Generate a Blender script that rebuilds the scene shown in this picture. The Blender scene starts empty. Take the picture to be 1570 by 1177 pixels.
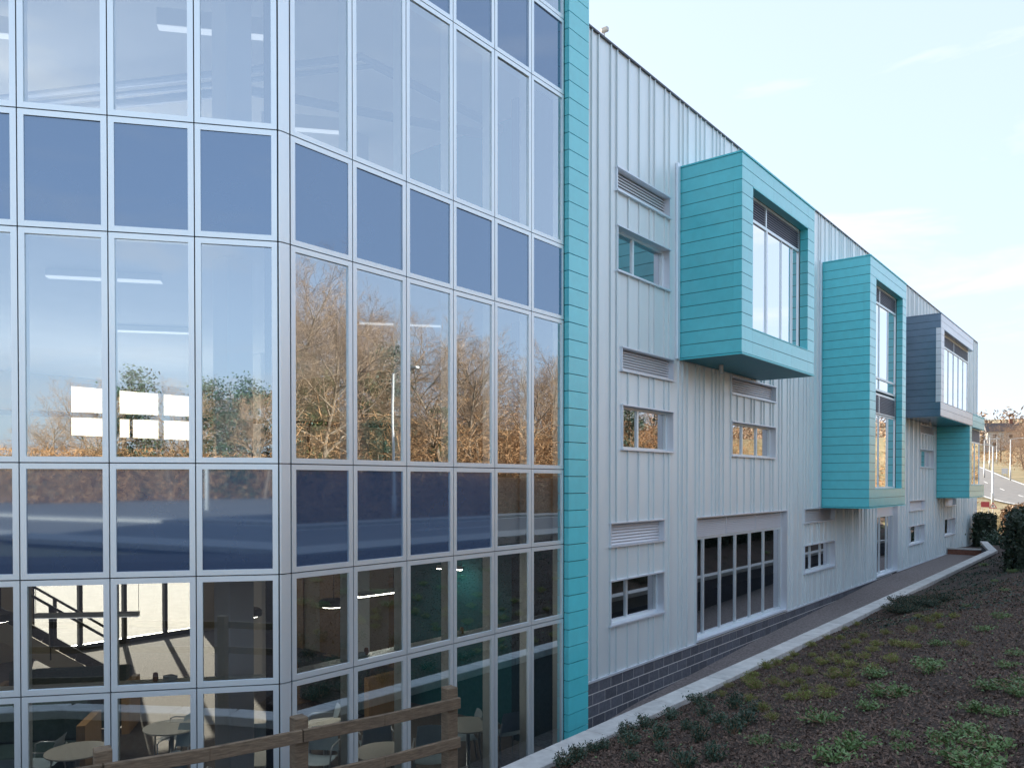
import bpy, math, random
import numpy as np
from mathutils import Vector, Matrix

# ------------------------------------------------------------------ camera, sky, sun, exposure
R = math.radians
sc = bpy.context.scene
cam = bpy.data.cameras.new('camera'); cam_o = bpy.data.objects.new('camera', cam)
sc.collection.objects.link(cam_o); sc.camera = cam_o
cam.sensor_fit = 'HORIZONTAL'; cam.sensor_width = 36.0
cam.lens = 1219.5 / 1570 * 36; cam.shift_y = (752.9 - 588.5) / 1570
cam.clip_start = 0.05; cam.clip_end = 5000
cam_o.location = (8.45, 0, 0); cam_o.rotation_euler = (R(90 - 0.7155), 0, R(38.612))

SUN_AZ, SUN_EL = -67.0, 18.0           # azimuth clockwise from +Y, elevation
w = bpy.data.worlds.new('World'); sc.world = w; w.use_nodes = True
wn, wl = w.node_tree.nodes, w.node_tree.links
sky = wn.new('ShaderNodeTexSky'); sky.sky_type = 'NISHITA'; sky.sun_disc = False
sky.sun_elevation = R(SUN_EL); sky.sun_rotation = R(SUN_AZ)
sky.air_density = 1.0; sky.dust_density = 1.0; sky.ozone_density = 2.0; sky.altitude = 40
wtc = wn.new('ShaderNodeTexCoord'); wmap = wn.new('ShaderNodeMapping')
wmap.inputs['Rotation'].default_value = (R(20), R(12), R(35)); wmap.inputs['Scale'].default_value = (1.3, 1.3, 6.5)
wno = wn.new('ShaderNodeTexNoise'); wno.inputs['Scale'].default_value = 1.9; wno.inputs['Detail'].default_value = 9
wno.inputs['Roughness'].default_value = 0.58; wno.inputs['Distortion'].default_value = 0.35
wra = wn.new('ShaderNodeValToRGB')
wra.color_ramp.elements[0].position = 0.55; wra.color_ramp.elements[0].color = (0, 0, 0, 1)
wra.color_ramp.elements[1].position = 0.74; wra.color_ramp.elements[1].color = (0.8, 0.8, 0.8, 1)
wve = wn.new('ShaderNodeMixRGB'); wve.inputs['Fac'].default_value = 0.80; wve.inputs['Color2'].default_value = (2.08, 2.42, 3.02, 1)   # even high haze
wmx = wn.new('ShaderNodeMixRGB'); wmx.inputs['Color2'].default_value = (3.0, 3.05, 3.25, 1)
wl.new(wtc.outputs['Generated'], wmap.inputs['Vector']); wl.new(wmap.outputs[0], wno.inputs['Vector'])
wl.new(wno.outputs['Fac'], wra.inputs[0]); wl.new(wra.outputs[0], wmx.inputs['Fac'])
wl.new(sky.outputs[0], wve.inputs['Color1']); wl.new(wve.outputs[0], wmx.inputs['Color1']); wl.new(wmx.outputs[0], wn['Background'].inputs['Color'])
wn['Background'].inputs['Strength'].default_value = 0.10

sun = bpy.data.lights.new('sun', 'SUN'); sun_o = bpy.data.objects.new('sun', sun); sc.collection.objects.link(sun_o)
sun.energy = 4.6; sun.angle = R(0.53); sun.color = (1.0, 0.90, 0.76)
SD = Vector((math.sin(R(SUN_AZ)) * math.cos(R(SUN_EL)), math.cos(R(SUN_AZ)) * math.cos(R(SUN_EL)), math.sin(R(SUN_EL))))
sun_o.rotation_euler = SD.to_track_quat('Z', 'Y').to_euler(); sun_o.location = SD * 60
vs = sc.view_settings
vs.view_transform = 'Standard'; vs.look = 'None'; vs.gamma = 1.0; vs.use_curve_mapping = False
vs.exposure = 2.0
sc.cycles.max_bounces = 10; sc.cycles.transparent_max_bounces = 24; sc.cycles.glossy_bounces = 5
sc.cycles.diffuse_bounces = 4; sc.cycles.use_denoising = True; sc.cycles.sample_clamp_indirect = 6.0
sc.cycles.caustics_reflective = False; sc.cycles.caustics_refractive = False

rnd = random.Random(7)
nrg = np.random.default_rng(11)
COL = sc.collection.objects

# ------------------------------------------------------------------ materials
def mat(name, col, rough=0.5, metal=0.0, var=0.0, vscale=3.0, bump=0.0, bscale=40.0, spec=0.5, objvar=0.0, coat=0.0, coatr=0.06, col2=None, stretch=None, detail=5):
    m = bpy.data.materials.new(name); m.use_nodes = True
    nt = m.node_tree; n, l = nt.nodes, nt.links; b = n['Principled BSDF']
    b.inputs['Roughness'].default_value = rough; b.inputs['Metallic'].default_value = metal
    b.inputs['Specular IOR Level'].default_value = spec; b.inputs['Coat Weight'].default_value = coat
    b.inputs['Coat Roughness'].default_value = coatr
    c = (*col, 1); b.inputs['Base Color'].default_value = c
    tc = n.new('ShaderNodeTexCoord'); geo = n.new('ShaderNodeNewGeometry')
    mp = n.new('ShaderNodeMapping'); l.new(geo.outputs['Position'], mp.inputs['Vector'])
    if stretch: mp.inputs['Scale'].default_value = stretch
    src = None
    if var > 0 or col2:
        no = n.new('ShaderNodeTexNoise'); no.inputs['Scale'].default_value = vscale; no.inputs['Detail'].default_value = detail
        no.inputs['Roughness'].default_value = 0.6
        l.new(mp.outputs[0], no.inputs['Vector'])
        ra = n.new('ShaderNodeValToRGB'); ra.color_ramp.elements[0].position = 0.3; ra.color_ramp.elements[1].position = 0.7
        if col2: lo, hi = col, col2
        else: lo = [v * (1 - var) for v in col]; hi = [min(1, v * (1 + var)) for v in col]
        ra.color_ramp.elements[0].color = (*lo, 1); ra.color_ramp.elements[1].color = (*hi, 1)
        l.new(no.outputs['Fac'], ra.inputs[0]); src = ra.outputs[0]
    if objvar > 0:
        oi = n.new('ShaderNodeObjectInfo'); mr = n.new('ShaderNodeMapRange')
        mr.inputs['To Min'].default_value = 1 - objvar; mr.inputs['To Max'].default_value = 1 + objvar
        l.new(oi.outputs['Random'], mr.inputs['Value'])
        hs = n.new('ShaderNodeHueSaturation'); l.new(mr.outputs[0], hs.inputs['Value'])
        if src: l.new(src, hs.inputs['Color'])
        else: hs.inputs['Color'].default_value = c
        src = hs.outputs[0]
    if src: l.new(src, b.inputs['Base Color'])
    if bump > 0:
        nb = n.new('ShaderNodeTexNoise'); nb.inputs['Scale'].default_value = bscale; nb.inputs['Detail'].default_value = 4
        l.new(mp.outputs[0], nb.inputs['Vector'])
        bp = n.new('ShaderNodeBump'); bp.inputs['Strength'].default_value = bump; bp.inputs['Distance'].default_value = 0.02
        l.new(nb.outputs['Fac'], bp.inputs['Height']); l.new(bp.outputs[0], b.inputs['Normal'])
    return m

def glass_mat(name, tint, base, gain, ior=1.5, wave=0.0, gcol=(0.80, 0.91, 1.0)):
    m = bpy.data.materials.new(name); m.use_nodes = True
    nt = m.node_tree; n, l = nt.nodes, nt.links; n.remove(n['Principled BSDF'])
    tr = n.new('ShaderNodeBsdfTransparent'); tr.inputs[0].default_value = (*tint, 1)
    gl = n.new('ShaderNodeBsdfGlossy'); gl.inputs['Roughness'].default_value = 0.0; gl.inputs['Color'].default_value = (*gcol, 1)
    fr = n.new('ShaderNodeFresnel'); fr.inputs['IOR'].default_value = ior
    ma = n.new('ShaderNodeMath'); ma.operation = 'MULTIPLY_ADD'; ma.use_clamp = True
    ma.inputs[1].default_value = gain; ma.inputs[2].default_value = base
    l.new(fr.outputs[0], ma.inputs[0])
    if wave > 0:
        tc = n.new('ShaderNodeNewGeometry'); no = n.new('ShaderNodeTexNoise'); no.inputs['Scale'].default_value = 1.3
        no.inputs['Detail'].default_value = 1; l.new(tc.outputs['Position'], no.inputs['Vector'])
        bp = n.new('ShaderNodeBump'); bp.inputs['Strength'].default_value = wave; bp.inputs['Distance'].default_value = 0.02
        l.new(no.outputs['Fac'], bp.inputs['Height']); l.new(bp.outputs[0], gl.inputs['Normal'])
    mx = n.new('ShaderNodeMixShader'); l.new(ma.outputs[0], mx.inputs[0]); l.new(tr.outputs[0], mx.inputs[1]); l.new(gl.outputs[0], mx.inputs[2])
    l.new(mx.outputs[0], n['Material Output'].inputs['Surface'])
    return m

def emit_mat(name, col, s):
    m = bpy.data.materials.new(name); m.use_nodes = True
    n = m.node_tree.nodes; b = n['Principled BSDF']; b.inputs['Base Color'].default_value = (*col, 1)
    b.inputs['Emission Color'].default_value = (*col, 1); b.inputs['Emission Strength'].default_value = s
    return m

M = {}
M['frame'] = mat('white_aluminium', (0.86, 0.95, 0.99), 0.45, 0.70, var=0.03, vscale=0.8, spec=0.5)
M['gasket'] = mat('black_gasket', (0.012, 0.013, 0.016), 0.7)
M['glass'] = glass_mat('curtain_glass', (0.90, 0.94, 0.93), 0.42, 1.4, 1.5, wave=0.03, gcol=(0.80, 0.91, 1.0))
M['clear'] = glass_mat('clear_glass', (0.93, 0.95, 0.94), 0.03, 0.8, 1.5)
M['wglass'] = glass_mat('window_glass', (0.62, 0.74, 0.74), 0.42, 1.25, 1.5, wave=0.02, gcol=(0.95, 0.97, 1.0))
M['spandrel'] = mat('blue_spandrel_glass', (0.056, 0.098, 0.185), 0.03, 0.0, var=0.06, vscale=0.7, spec=0.5, coat=0.3)
M['spandrel'].node_tree.nodes['Principled BSDF'].inputs['IOR'].default_value = 3.3
M['spandrel'].node_tree.nodes['Principled BSDF'].inputs['Specular Tint'].default_value = (0.62, 0.80, 1.0, 1)
M['teal'] = mat('teal_board', (0.100, 0.720, 0.800), 0.40, 0.0, var=0.05, vscale=5.0, bump=0.08, bscale=90, objvar=0.035, spec=1.0, coat=1.0, coatr=0.25)
M['teal'].node_tree.nodes['Principled BSDF'].inputs['Coat IOR'].default_value = 1.55
M['teal_trim'] = mat('teal_trim', (0.095, 0.68, 0.76), 0.35, 0.0, spec=0.7)
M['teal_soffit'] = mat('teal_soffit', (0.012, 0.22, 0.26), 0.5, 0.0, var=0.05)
M['backing'] = mat('dark_backing', (0.004, 0.035, 0.042), 0.8)
M['silver'] = mat('silver_cladding', (0.85, 0.95, 0.98), 0.48, 0.40, var=0.03, vscale=1.6, stretch=(1, 1, 0.30), bump=0.012, bscale=1.6, objvar=0.02)
M['silver_trim'] = mat('silver_trim', (0.86, 0.93, 1.0), 0.45, 0.6)
M['louvre'] = mat('louvre_metal', (0.80, 0.83, 0.87), 0.45, 0.4)
M['louvre_dark'] = mat('louvre_shadow', (0.12, 0.12, 0.13), 0.8)
M['coping'] = mat('dark_coping', (0.13, 0.14, 0.16), 0.5, 0.3)
M['grey_board'] = mat('grey_metal_board', (0.18, 0.24, 0.31), 0.26, 0.92, var=0.06, vscale=3.0, objvar=0.05)
M['grey_front'] = mat('pale_front_board', (0.74, 0.76, 0.79), 0.35, 0.6, var=0.03, vscale=3.0, objvar=0.03)  # front boards of the grey bay, paler than its side boards
M['block'] = mat('charcoal_block', (0.115, 0.125, 0.150), 0.9, 0, var=0.22, vscale=14, bump=0.5, bscale=120, objvar=0.20)
M['mortar'] = mat('pale_mortar', (0.66, 0.65, 0.63), 0.95, 0, var=0.15, vscale=30)
M['concrete'] = mat('pale_concrete', (0.56, 0.565, 0.55), 0.85, 0, var=0.16, vscale=6, bump=0.25, bscale=60, objvar=0.07, detail=8)
M['gravel'] = mat('path_gravel', (0.15, 0.125, 0.12), 0.95, 0, col2=(0.36, 0.32, 0.31), vscale=17, bump=0.9, bscale=70, detail=7)
M['mulch'] = mat('bark_mulch', (0.020, 0.013, 0.010), 0.95, 0, col2=(0.092, 0.060, 0.045), vscale=30, bump=1.0, bscale=45, detail=8)
M['chip'] = mat('bark_chip', (0.030, 0.018, 0.014), 0.9, 0, col2=(0.27, 0.185, 0.14), vscale=55)
M['wood'] = mat('weathered_timber', (0.105, 0.078, 0.052), 0.85, 0, col2=(0.235, 0.175, 0.115), vscale=9, stretch=(1.2, 1.2, 9), bump=0.4, bscale=25, objvar=0.12)
M['leaf_dark'] = mat('dark_leaf', (0.020, 0.050, 0.030), 0.5, 0, col2=(0.055, 0.105, 0.065), vscale=30, objvar=0.2)
M['leaf_olive'] = mat('olive_leaf', (0.120, 0.170, 0.028), 0.6, 0, col2=(0.24, 0.28, 0.06), vscale=30, objvar=0.25)
M['leaf_green'] = mat('weed_leaf', (0.060, 0.130, 0.035), 0.5, 0, col2=(0.150, 0.240, 0.085), vscale=25, objvar=0.2)
M['leaf_mat'] = mat('juniper_leaf', (0.014, 0.034, 0.022), 0.6, 0, col2=(0.035, 0.070, 0.042), vscale=25, objvar=0.15)
M['hedge'] = mat('hedge_leaf', (0.010, 0.022, 0.013), 0.6, 0, col2=(0.035, 0.060, 0.030), vscale=9)
M['beech'] = mat('brown_hedge_leaf', (0.16, 0.085, 0.040), 0.7, 0, col2=(0.30, 0.18, 0.09), vscale=9)
M['bark'] = mat('tree_bark', (0.16, 0.115, 0.080), 0.9, 0, col2=(0.30, 0.23, 0.165), vscale=6)
M['twig'] = mat('twig', (0.26, 0.165, 0.105), 0.9, 0, col2=(0.42, 0.29, 0.19), vscale=0.6)
M['ivy'] = mat('ivy_leaf', (0.035, 0.060, 0.018), 0.6, 0, col2=(0.095, 0.110, 0.030), vscale=1.2)
M['pine'] = mat('evergreen_leaf', (0.018, 0.050, 0.034), 0.6, 0, col2=(0.050, 0.100, 0.060), vscale=1.5)
M['bracken'] = mat('dead_bracken', (0.30, 0.150, 0.062), 0.9, 0, col2=(0.52, 0.30, 0.145), vscale=0.9)
M['asphalt'] = mat('asphalt', (0.045, 0.045, 0.048), 0.9, 0, var=0.25, vscale=8, bump=0.3, bscale=90)
M['far_asphalt'] = mat('worn_asphalt', (0.16, 0.155, 0.15), 0.9, 0, var=0.15, vscale=2)
M['paint'] = mat('road_paint', (0.70, 0.70, 0.66), 0.8, 0, var=0.1, vscale=9)
M['paving'] = mat('pale_paving', (0.36, 0.34, 0.31), 0.9, 0, var=0.12, vscale=3)
M['grass'] = mat('rough_grass', (0.115, 0.105, 0.040), 0.95, 0, col2=(0.27, 0.20, 0.10), vscale=0.22, bump=0.6, bscale=12)
M['white'] = mat('white_paint', (0.75, 0.75, 0.73), 0.6, 0, var=0.03, vscale=1)
M['ceiling'] = mat('ceiling_white', (0.78, 0.79, 0.80), 0.8, 0, var=0.04, vscale=1)
M['carpet'] = mat('brown_carpet', (0.14, 0.122, 0.108), 0.95, 0, var=0.15, vscale=12)
M['cream'] = mat('cream_wall', (0.50, 0.44, 0.34), 0.8, 0, var=0.04, vscale=1)
M['oak'] = mat('oak_panel', (0.40, 0.25, 0.12), 0.55, 0, var=0.12, vscale=5, stretch=(6, 6, 0.7))
M['inner_teal'] = mat('deep_teal_wall', (0.008, 0.17, 0.20), 0.7, 0, var=0.04)
M['dark'] = mat('dark_metal', (0.018, 0.019, 0.022), 0.45, 0.3)
M['chair'] = mat('pale_blue_shell', (0.34, 0.44, 0.52), 0.4, 0, var=0.05, vscale=4)
M['chair_leg'] = mat('grey_tube', (0.40, 0.43, 0.46), 0.35, 0.5)
M['table'] = mat('pale_laminate', (0.55, 0.55, 0.52), 0.35, 0)
M['sofa'] = mat('green_fabric', (0.016, 0.045, 0.048), 0.9, 0, var=0.2, vscale=30)
M['pipe'] = mat('galvanised_pipe', (0.34, 0.38, 0.48), 0.35, 0.6)
M['lit'] = emit_mat('lit_diffuser', (1.0, 0.93, 0.80), 9.0)
M['panel_lit'] = emit_mat('ceiling_diffuser', (0.95, 0.97, 1.0), 0.16)
M['red'] = mat('red_sign', (0.30, 0.035, 0.045), 0.6)
M['tri_red'] = mat('sign_red_border', (0.45, 0.03, 0.03), 0.5)
M['galv'] = mat('galvanised_pole', (0.60, 0.60, 0.58), 0.5, 0.3)
M['brick'] = mat('red_brick', (0.26, 0.12, 0.085), 0.9, 0, var=0.2, vscale=9)
M['roofing'] = mat('grey_roofing', (0.16, 0.16, 0.17), 0.8)
M['render_wall'] = mat('pale_render', (0.62, 0.58, 0.52), 0.9, 0, var=0.1, vscale=1)
M['slate'] = mat('slate_roof', (0.12, 0.10, 0.095), 0.8, 0, var=0.2, vscale=4)
M['orange'] = mat('orange_plastic', (0.30, 0.10, 0.05), 0.5)
M['paper'] = mat('white_paper', (0.70, 0.72, 0.72), 0.8)
M['car_red'] = mat('car_paint', (0.22, 0.03, 0.025), 0.25, 0.2, coat=0.6)
M['tyre'] = mat('tyre_rubber', (0.012, 0.012, 0.012), 0.8)

# ------------------------------------------------------------------ mesh helpers
class MB:
    def __init__(s): s.v, s.f = [], []
    def add(s, vs_, fs_):
        o = len(s.v); s.v.extend(vs_); s.f.extend([tuple(i + o for i in f) for f in fs_]); return s
    def box(s, x0, x1, y0, y1, z0, z1):
        return s.add([(x0,y0,z0),(x1,y0,z0),(x1,y1,z0),(x0,y1,z0),(x0,y0,z1),(x1,y0,z1),(x1,y1,z1),(x0,y1,z1)],
                     [(0,3,2,1),(4,5,6,7),(0,1,5,4),(1,2,6,5),(2,3,7,6),(3,0,4,7)])
    def bar(s, p, q, wx, wz, up=(0,0,1)):
        p, q = Vector(p), Vector(q); d = (q - p).normalized(); u = Vector(up)
        sd = d.cross(u); sd = Vector((1,0,0)) if sd.length < 1e-4 else sd.normalized(); u2 = sd.cross(d)
        a, b = sd * wx / 2, u2 * wz / 2
        vs_ = [tuple(e + i * a + j * b) for e in (p, q) for i, j in ((-1,-1),(1,-1),(1,1),(-1,1))]
        return s.add(vs_, [(3,2,1,0),(4,5,6,7),(0,1,5,4),(1,2,6,5),(2,3,7,6),(3,0,4,7)])
    def tube(s, pts, rs, n=8, cap=True):
        pts = [Vector(p) for p in pts]; o = len(s.v)
        if not hasattr(rs, '__len__'): rs = [rs] * len(pts)
        for i, p in enumerate(pts):
            d = (pts[min(i+1, len(pts)-1)] - pts[max(i-1, 0)]); d = d.normalized() if d.length > 1e-9 else Vector((0,0,1))
            a = d.cross(Vector((0.13,0.31,0.94))) if abs(d.z) < 0.95 else d.cross(Vector((1,0,0.1))); a.normalize(); b = d.cross(a)
            for k in range(n):
                t = 2 * math.pi * k / n; s.v.append(tuple(p + (a * math.cos(t) + b * math.sin(t)) * rs[i]))
        for i in range(len(pts) - 1):
            for k in range(n):
                s.f.append((o+i*n+k, o+i*n+(k+1) % n, o+(i+1)*n+(k+1) % n, o+(i+1)*n+k))
        if cap:
            s.f.append(tuple(o + k for k in reversed(range(n)))); s.f.append(tuple(o + (len(pts)-1)*n + k for k in range(n)))
        return s
    def lathe(s, prof, n=24, c=(0,0,0)):
        o = len(s.v)
        for r, z in prof:
            for k in range(n):
                t = 2*math.pi*k/n; s.v.append((c[0] + r*math.cos(t), c[1] + r*math.sin(t), c[2] + z))
        for i in range(len(prof)-1):
            for k in range(n): s.f.append((o+i*n+k, o+i*n+(k+1) % n, o+(i+1)*n+(k+1) % n, o+(i+1)*n+k))
        s.f.append(tuple(o+k for k in reversed(range(n)))); s.f.append(tuple(o+(len(prof)-1)*n+k for k in range(n)))
        return s
    def prism(s, poly, z0, z1):
        n = len(poly)
        return s.add([(x,y,z0) for x,y in poly] + [(x,y,z1) for x,y in poly],
                     [tuple(reversed(range(n))), tuple(range(n, 2*n))] + [(i, (i+1) % n, n+(i+1) % n, n+i) for i in range(n)])
    def mesh(s, name, m, smooth=False):
        me = bpy.data.meshes.new(name); me.from_pydata(s.v, [], s.f); me.update()
        if m is not None: me.materials.append(m)
        if smooth:
            for p in me.polygons: p.use_smooth = True
        return me
    def build(s, name, m, parent=None, smooth=False, bevel=0):
        return link(name, s.mesh(name, m, smooth), parent, bevel=bevel)

def link(name, me, parent=None, loc=None, rz=None, bevel=0, scale=None):
    o = bpy.data.objects.new(name, me); COL.link(o)
    if parent is not None: o.parent = parent
    if loc is not None: o.location = loc
    if rz is not None: o.rotation_euler = (0, 0, rz)
    if scale is not None: o.scale = scale
    if bevel:
        b = o.modifiers.new('bevel', 'BEVEL'); b.width = bevel; b.segments = 1; b.limit_method = 'ANGLE'
    return o

def tag(o, label=None, cat=None, group=None, kind=None):
    if label: o['label'] = label
    if cat: o['category'] = cat
    if group: o['group'] = group
    if kind: o['kind'] = kind
    return o

def thing(name, label, cat, loc=(0,0,0), rz=0, group=None):
    return tag(link(name, None, None, loc, rz), label, cat, group)

def copy_tree(root, loc, rz, scale=None, label=None, group=None):
    r = root.copy(); COL.link(r); r.location = loc; r.rotation_euler = (0, 0, rz)
    if scale is not None: r.scale = (scale,) * 3
    if label: r['label'] = label
    if group: r['group'] = group
    for ch in list(root.children):
        c = ch.copy(); COL.link(c); c.parent = r
        for g in list(ch.children):
            d = g.copy(); COL.link(d); d.parent = c
    return r

def np_mesh(name, verts, faces, m, smooth=False):
    me = bpy.data.meshes.new(name)
    verts = np.asarray(verts, dtype=np.float32); faces = np.asarray(faces, dtype=np.int32)
    k = faces.shape[1]
    me.vertices.add(len(verts)); me.vertices.foreach_set('co', verts.ravel())
    me.loops.add(faces.size); me.loops.foreach_set('vertex_index', faces.ravel())
    me.polygons.add(len(faces)); me.polygons.foreach_set('loop_start', np.arange(0, faces.size, k, dtype=np.int32))
    me.update(calc_edges=True); me.materials.append(m)
    if smooth: me.polygons.foreach_set('use_smooth', np.ones(len(faces), dtype=bool))
    return me

def quads(centers, size, aspect=0.5, flat=0.0, rng=nrg):
    """loose leaf quads at the given centres, random orientation; flat>0 pulls the normals upward"""
    c = np.asarray(centers); n = len(c)
    nr = rng.normal(size=(n,3)); nr[:,2] = nr[:,2] * (1 - flat) + flat * 2.0; nr /= np.linalg.norm(nr, axis=1)[:,None]
    a = rng.normal(size=(n,3)); a -= nr * (a*nr).sum(1)[:,None]; a /= np.linalg.norm(a, axis=1)[:,None]
    b = np.cross(nr, a)
    sz = (np.asarray(size) * (0.6 + 0.8 * rng.random(n)))[:,None] * 0.5
    a, b = a * sz, b * sz * aspect
    v = np.stack([c - a, c - a*0.1 + b, c + a, c - a*0.1 - b], axis=1).reshape(-1, 3)
    return v, np.arange(4*n).reshape(n, 4)

# ------------------------------------------------------------------ measures
XB = 1.11; AANG = R(39.577)
dA = Vector((math.sin(AANG), math.cos(AANG), 0)); nA = Vector((math.cos(AANG), -math.sin(AANG), 0))
QA = Vector((1.11, 5.17, 0)) - dA * 0.02        # right-hand joint of the angled glass front
WA, WB = 0.847, 0.871
NA, NB = 14, 6
YB0 = 5.31
ROWS = [-4.45, -2.20, -1.008, 0.192, 2.585, 3.780, 6.172, 7.367, 9.757]
KIND = ['g', 'g', 's', 'g', 's', 'g', 's', 'g']
PATH_Y = [-60, 13, 14.8, 17.7, 21.6, 27, 34, 60]; PATH_Z = [-4.9, -4.86, -4.70, -4.58, -4.39, -4.22, -3.97, -3.90]
def path_z(y): return float(np.interp(y, PATH_Y, PATH_Z))
KERB = [(2.92, 400.0), (2.92, 5.0), (2.45, 3.0), (1.55, 0.7), (-5.0, -7.2), (-60, -73)]
KY = KERB
def kerb_d(x, y):
    """signed distance to the kerb line, positive on the bank's side"""
    best = 1e9; sg = 1
    for (ax, ay), (bx, by) in zip(KY[:-1], KY[1:]):
        ex, ey = bx-ax, by-ay; t = max(0, min(1, ((x-ax)*ex + (y-ay)*ey) / (ex*ex + ey*ey)))
        px, py = ax+t*ex, ay+t*ey; d = math.hypot(x-px, y-py)
        if d < best - 1e-9: best = d; sg = 1 if (ex*(y-ay) - ey*(x-ax)) > 0 else -1
    return best * sg
def bank_z(d): return -3.32 + 0.30 * min(max(d - 0.18, 0), 5.45)

# road centre line (x, y, z)
ROAD = [(14, -160, -1.75), (14, -60, -1.75), (14, 20, -1.75), (13.4, 42, -1.8), (10.5, 58, -1.95), (5.2, 74, -2.05), (-1, 92, -1.5), (-8, 115, 0.2), (-19, 160, 2.9), (-36, 225, 5.6), (-60, 320, 9.5)]
def catmull(pts, n=10):
    out = []; P = [np.array(p, float) for p in pts]; P = [2*P[0]-P[1]] + P + [2*P[-1]-P[-2]]
    for i in range(1, len(P)-2):
        for t in np.linspace(0, 1, n, endpoint=False):
            out.append(0.5*((2*P[i]) + (-P[i-1]+P[i+1])*t + (2*P[i-1]-5*P[i]+4*P[i+1]-P[i+2])*t*t + (-P[i-1]+3*P[i]-3*P[i+1]+P[i+2])*t**3))
    out.append(P[-2]); return np.array(out)
RC = catmull(ROAD, 10)
def road_near(x, y):
    d = np.hypot(RC[:,0]-x, RC[:,1]-y); i = int(d.argmin()); j = min(max(i, 1), len(RC)-2)
    t = RC[j+1]-RC[j-1]; side = (t[0]*(y-RC[i,1]) - t[1]*(x-RC[i,0]))
    return float(d[i]), float(RC[i,2]), -1 if side > 0 else 1          # +1: right-hand side of the road (east)

def ground_z(x, y):
    d = kerb_d(x, y)
    if x < -11.5 and y < 75: base = -4.47
    elif d < 0.7: base = -5.15
    else: base = bank_z(d) - 0.16
    rd, rz_, side = road_near(x, y)
    if y > 50:
        k = min(1, max(0, (y - 50) / 14)); base = base * (1 - k) + (-3.95 if x < 4 else -2.6) * k
        hill = max(0, y - 85) * 0.038
        base += hill * k
    if rd < 40:
        k = 1 - min(1, max(0, (rd - 6.5) / 16)); base = base * (1 - k) + (rz_ - 0.14) * k if (y > 62 or x > 8.0) else base
    if side > 0 and y > 3 and x > 19 - max(0, y - 45) * 0.3 and rd > 6:
        base += min(7.5, max(0, rd - 6.5) * 0.30)
    r = math.hypot(x, y)
    if r > 300: base += (r - 300) * 0.035
    return base

# ------------------------------------------------------------------ ground and setting
def axis_lines(parts):
    out = []
    for a, b, st in parts: out += list(np.arange(a, b, st))
    return np.array(out + [parts[-1][1]])
gx = axis_lines([(-1600, -200, 140), (-200, -60, 20), (-60, -14, 6), (-14, 12, 0.65), (12, 45, 2.2), (45, 120, 9), (120, 1600, 140)])
gy = axis_lines([(-1600, -200, 140), (-200, -60, 20), (-60, -16, 6), (-16, 64, 1.0), (64, 130, 4), (130, 340, 15), (340, 1600, 140)])
gv = np.array([(x, y, ground_z(x, y)) for y in gy for x in gx]); nx = len(gx)
gf = np.array([(j*nx+i, j*nx+i+1, (j+1)*nx+i+1, (j+1)*nx+i) for j in range(len(gy)-1) for i in range(nx-1)])
tag(link('ground', np_mesh('ground', gv, gf, M['grass'], True)), kind='structure')

# road, pavement and markings
def ribbon(name, m, off0, off1, dz, i0=0, i1=None, skirt=0.0):
    b = MB(); pts = RC[i0:i1]; T = np.gradient(pts, axis=0); N = np.stack([T[:,1], -T[:,0]], 1); N /= np.linalg.norm(N, axis=1)[:,None]
    for p, n_ in zip(pts, N):
        for o in (off0, off1): b.v.append((p[0]+n_[0]*o, p[1]+n_[1]*o, p[2]+dz))
        if skirt:
            for o in (off0, off1): b.v.append((p[0]+n_[0]*o, p[1]+n_[1]*o, p[2]+dz-skirt))
    k = 4 if skirt else 2
    for i in range(len(pts)-1):
        a, c = i*k, (i+1)*k
        b.f.append((a, a+1, c+1, c))
        if skirt: b.f.append((a+2, a, c, c+2)); b.f.append((a+1, a+3, c+3, c+1))
    return tag(b.build(name, m), kind='structure')
ribbon('road', M['far_asphalt'], -3.6, 3.6, 0.0)
ribbon('pavement', M['paving'], -5.4, -3.7, 0.11, 0, 46, skirt=0.14)
ribbon('pavement', M['paving'], 3.7, 5.2, 0.11, 0, 46, skirt=0.14)
ribbon('road_edge_line', M['paint'], -3.40, -3.22, 0.006)
ribbon('road_edge_line', M['paint'], 3.22, 3.40, 0.006)
for i in range(2, len(RC)-2, 2):
    ribbon('road_centre_line', M['paint'], -0.06, 0.06, 0.006, i, i+2) if i % 4 == 0 else None

# gravel path beside the wall
pb = MB(); ys = [-20] + list(np.arange(-16, 13, 2.0)) + list(np.arange(13, 60.5, 0.8))
for i, y in enumerate(ys):
    for x in (-0.25 if y > 11.2 else 0.6, 0.9, 1.8, 2.93):
        pb.v.append((x, y, path_z(y)))
for i in range(len(ys)-1):
    for k in range(3): pb.f.append((i*4+k, i*4+k+1, (i+1)*4+k+1, (i+1)*4+k))
tag(pb.build('gravel_path', M['gravel']), kind='structure')
tag(MB().add([(18.5,-75,-1.70),(62,-75,-1.70),(62,-6,-1.70),(18.5,-6,-1.70)], [(0,1,2,3)]).build('road_junction', M['far_asphalt']), kind='structure')
tag(MB().add([(-60,-60,-4.44),(-13.3,-60,-4.44),(-13.3,75,-4.44),(-60,75,-4.44)], [(0,1,2,3)]).build('forecourt', M['paving']), kind='structure')

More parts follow.
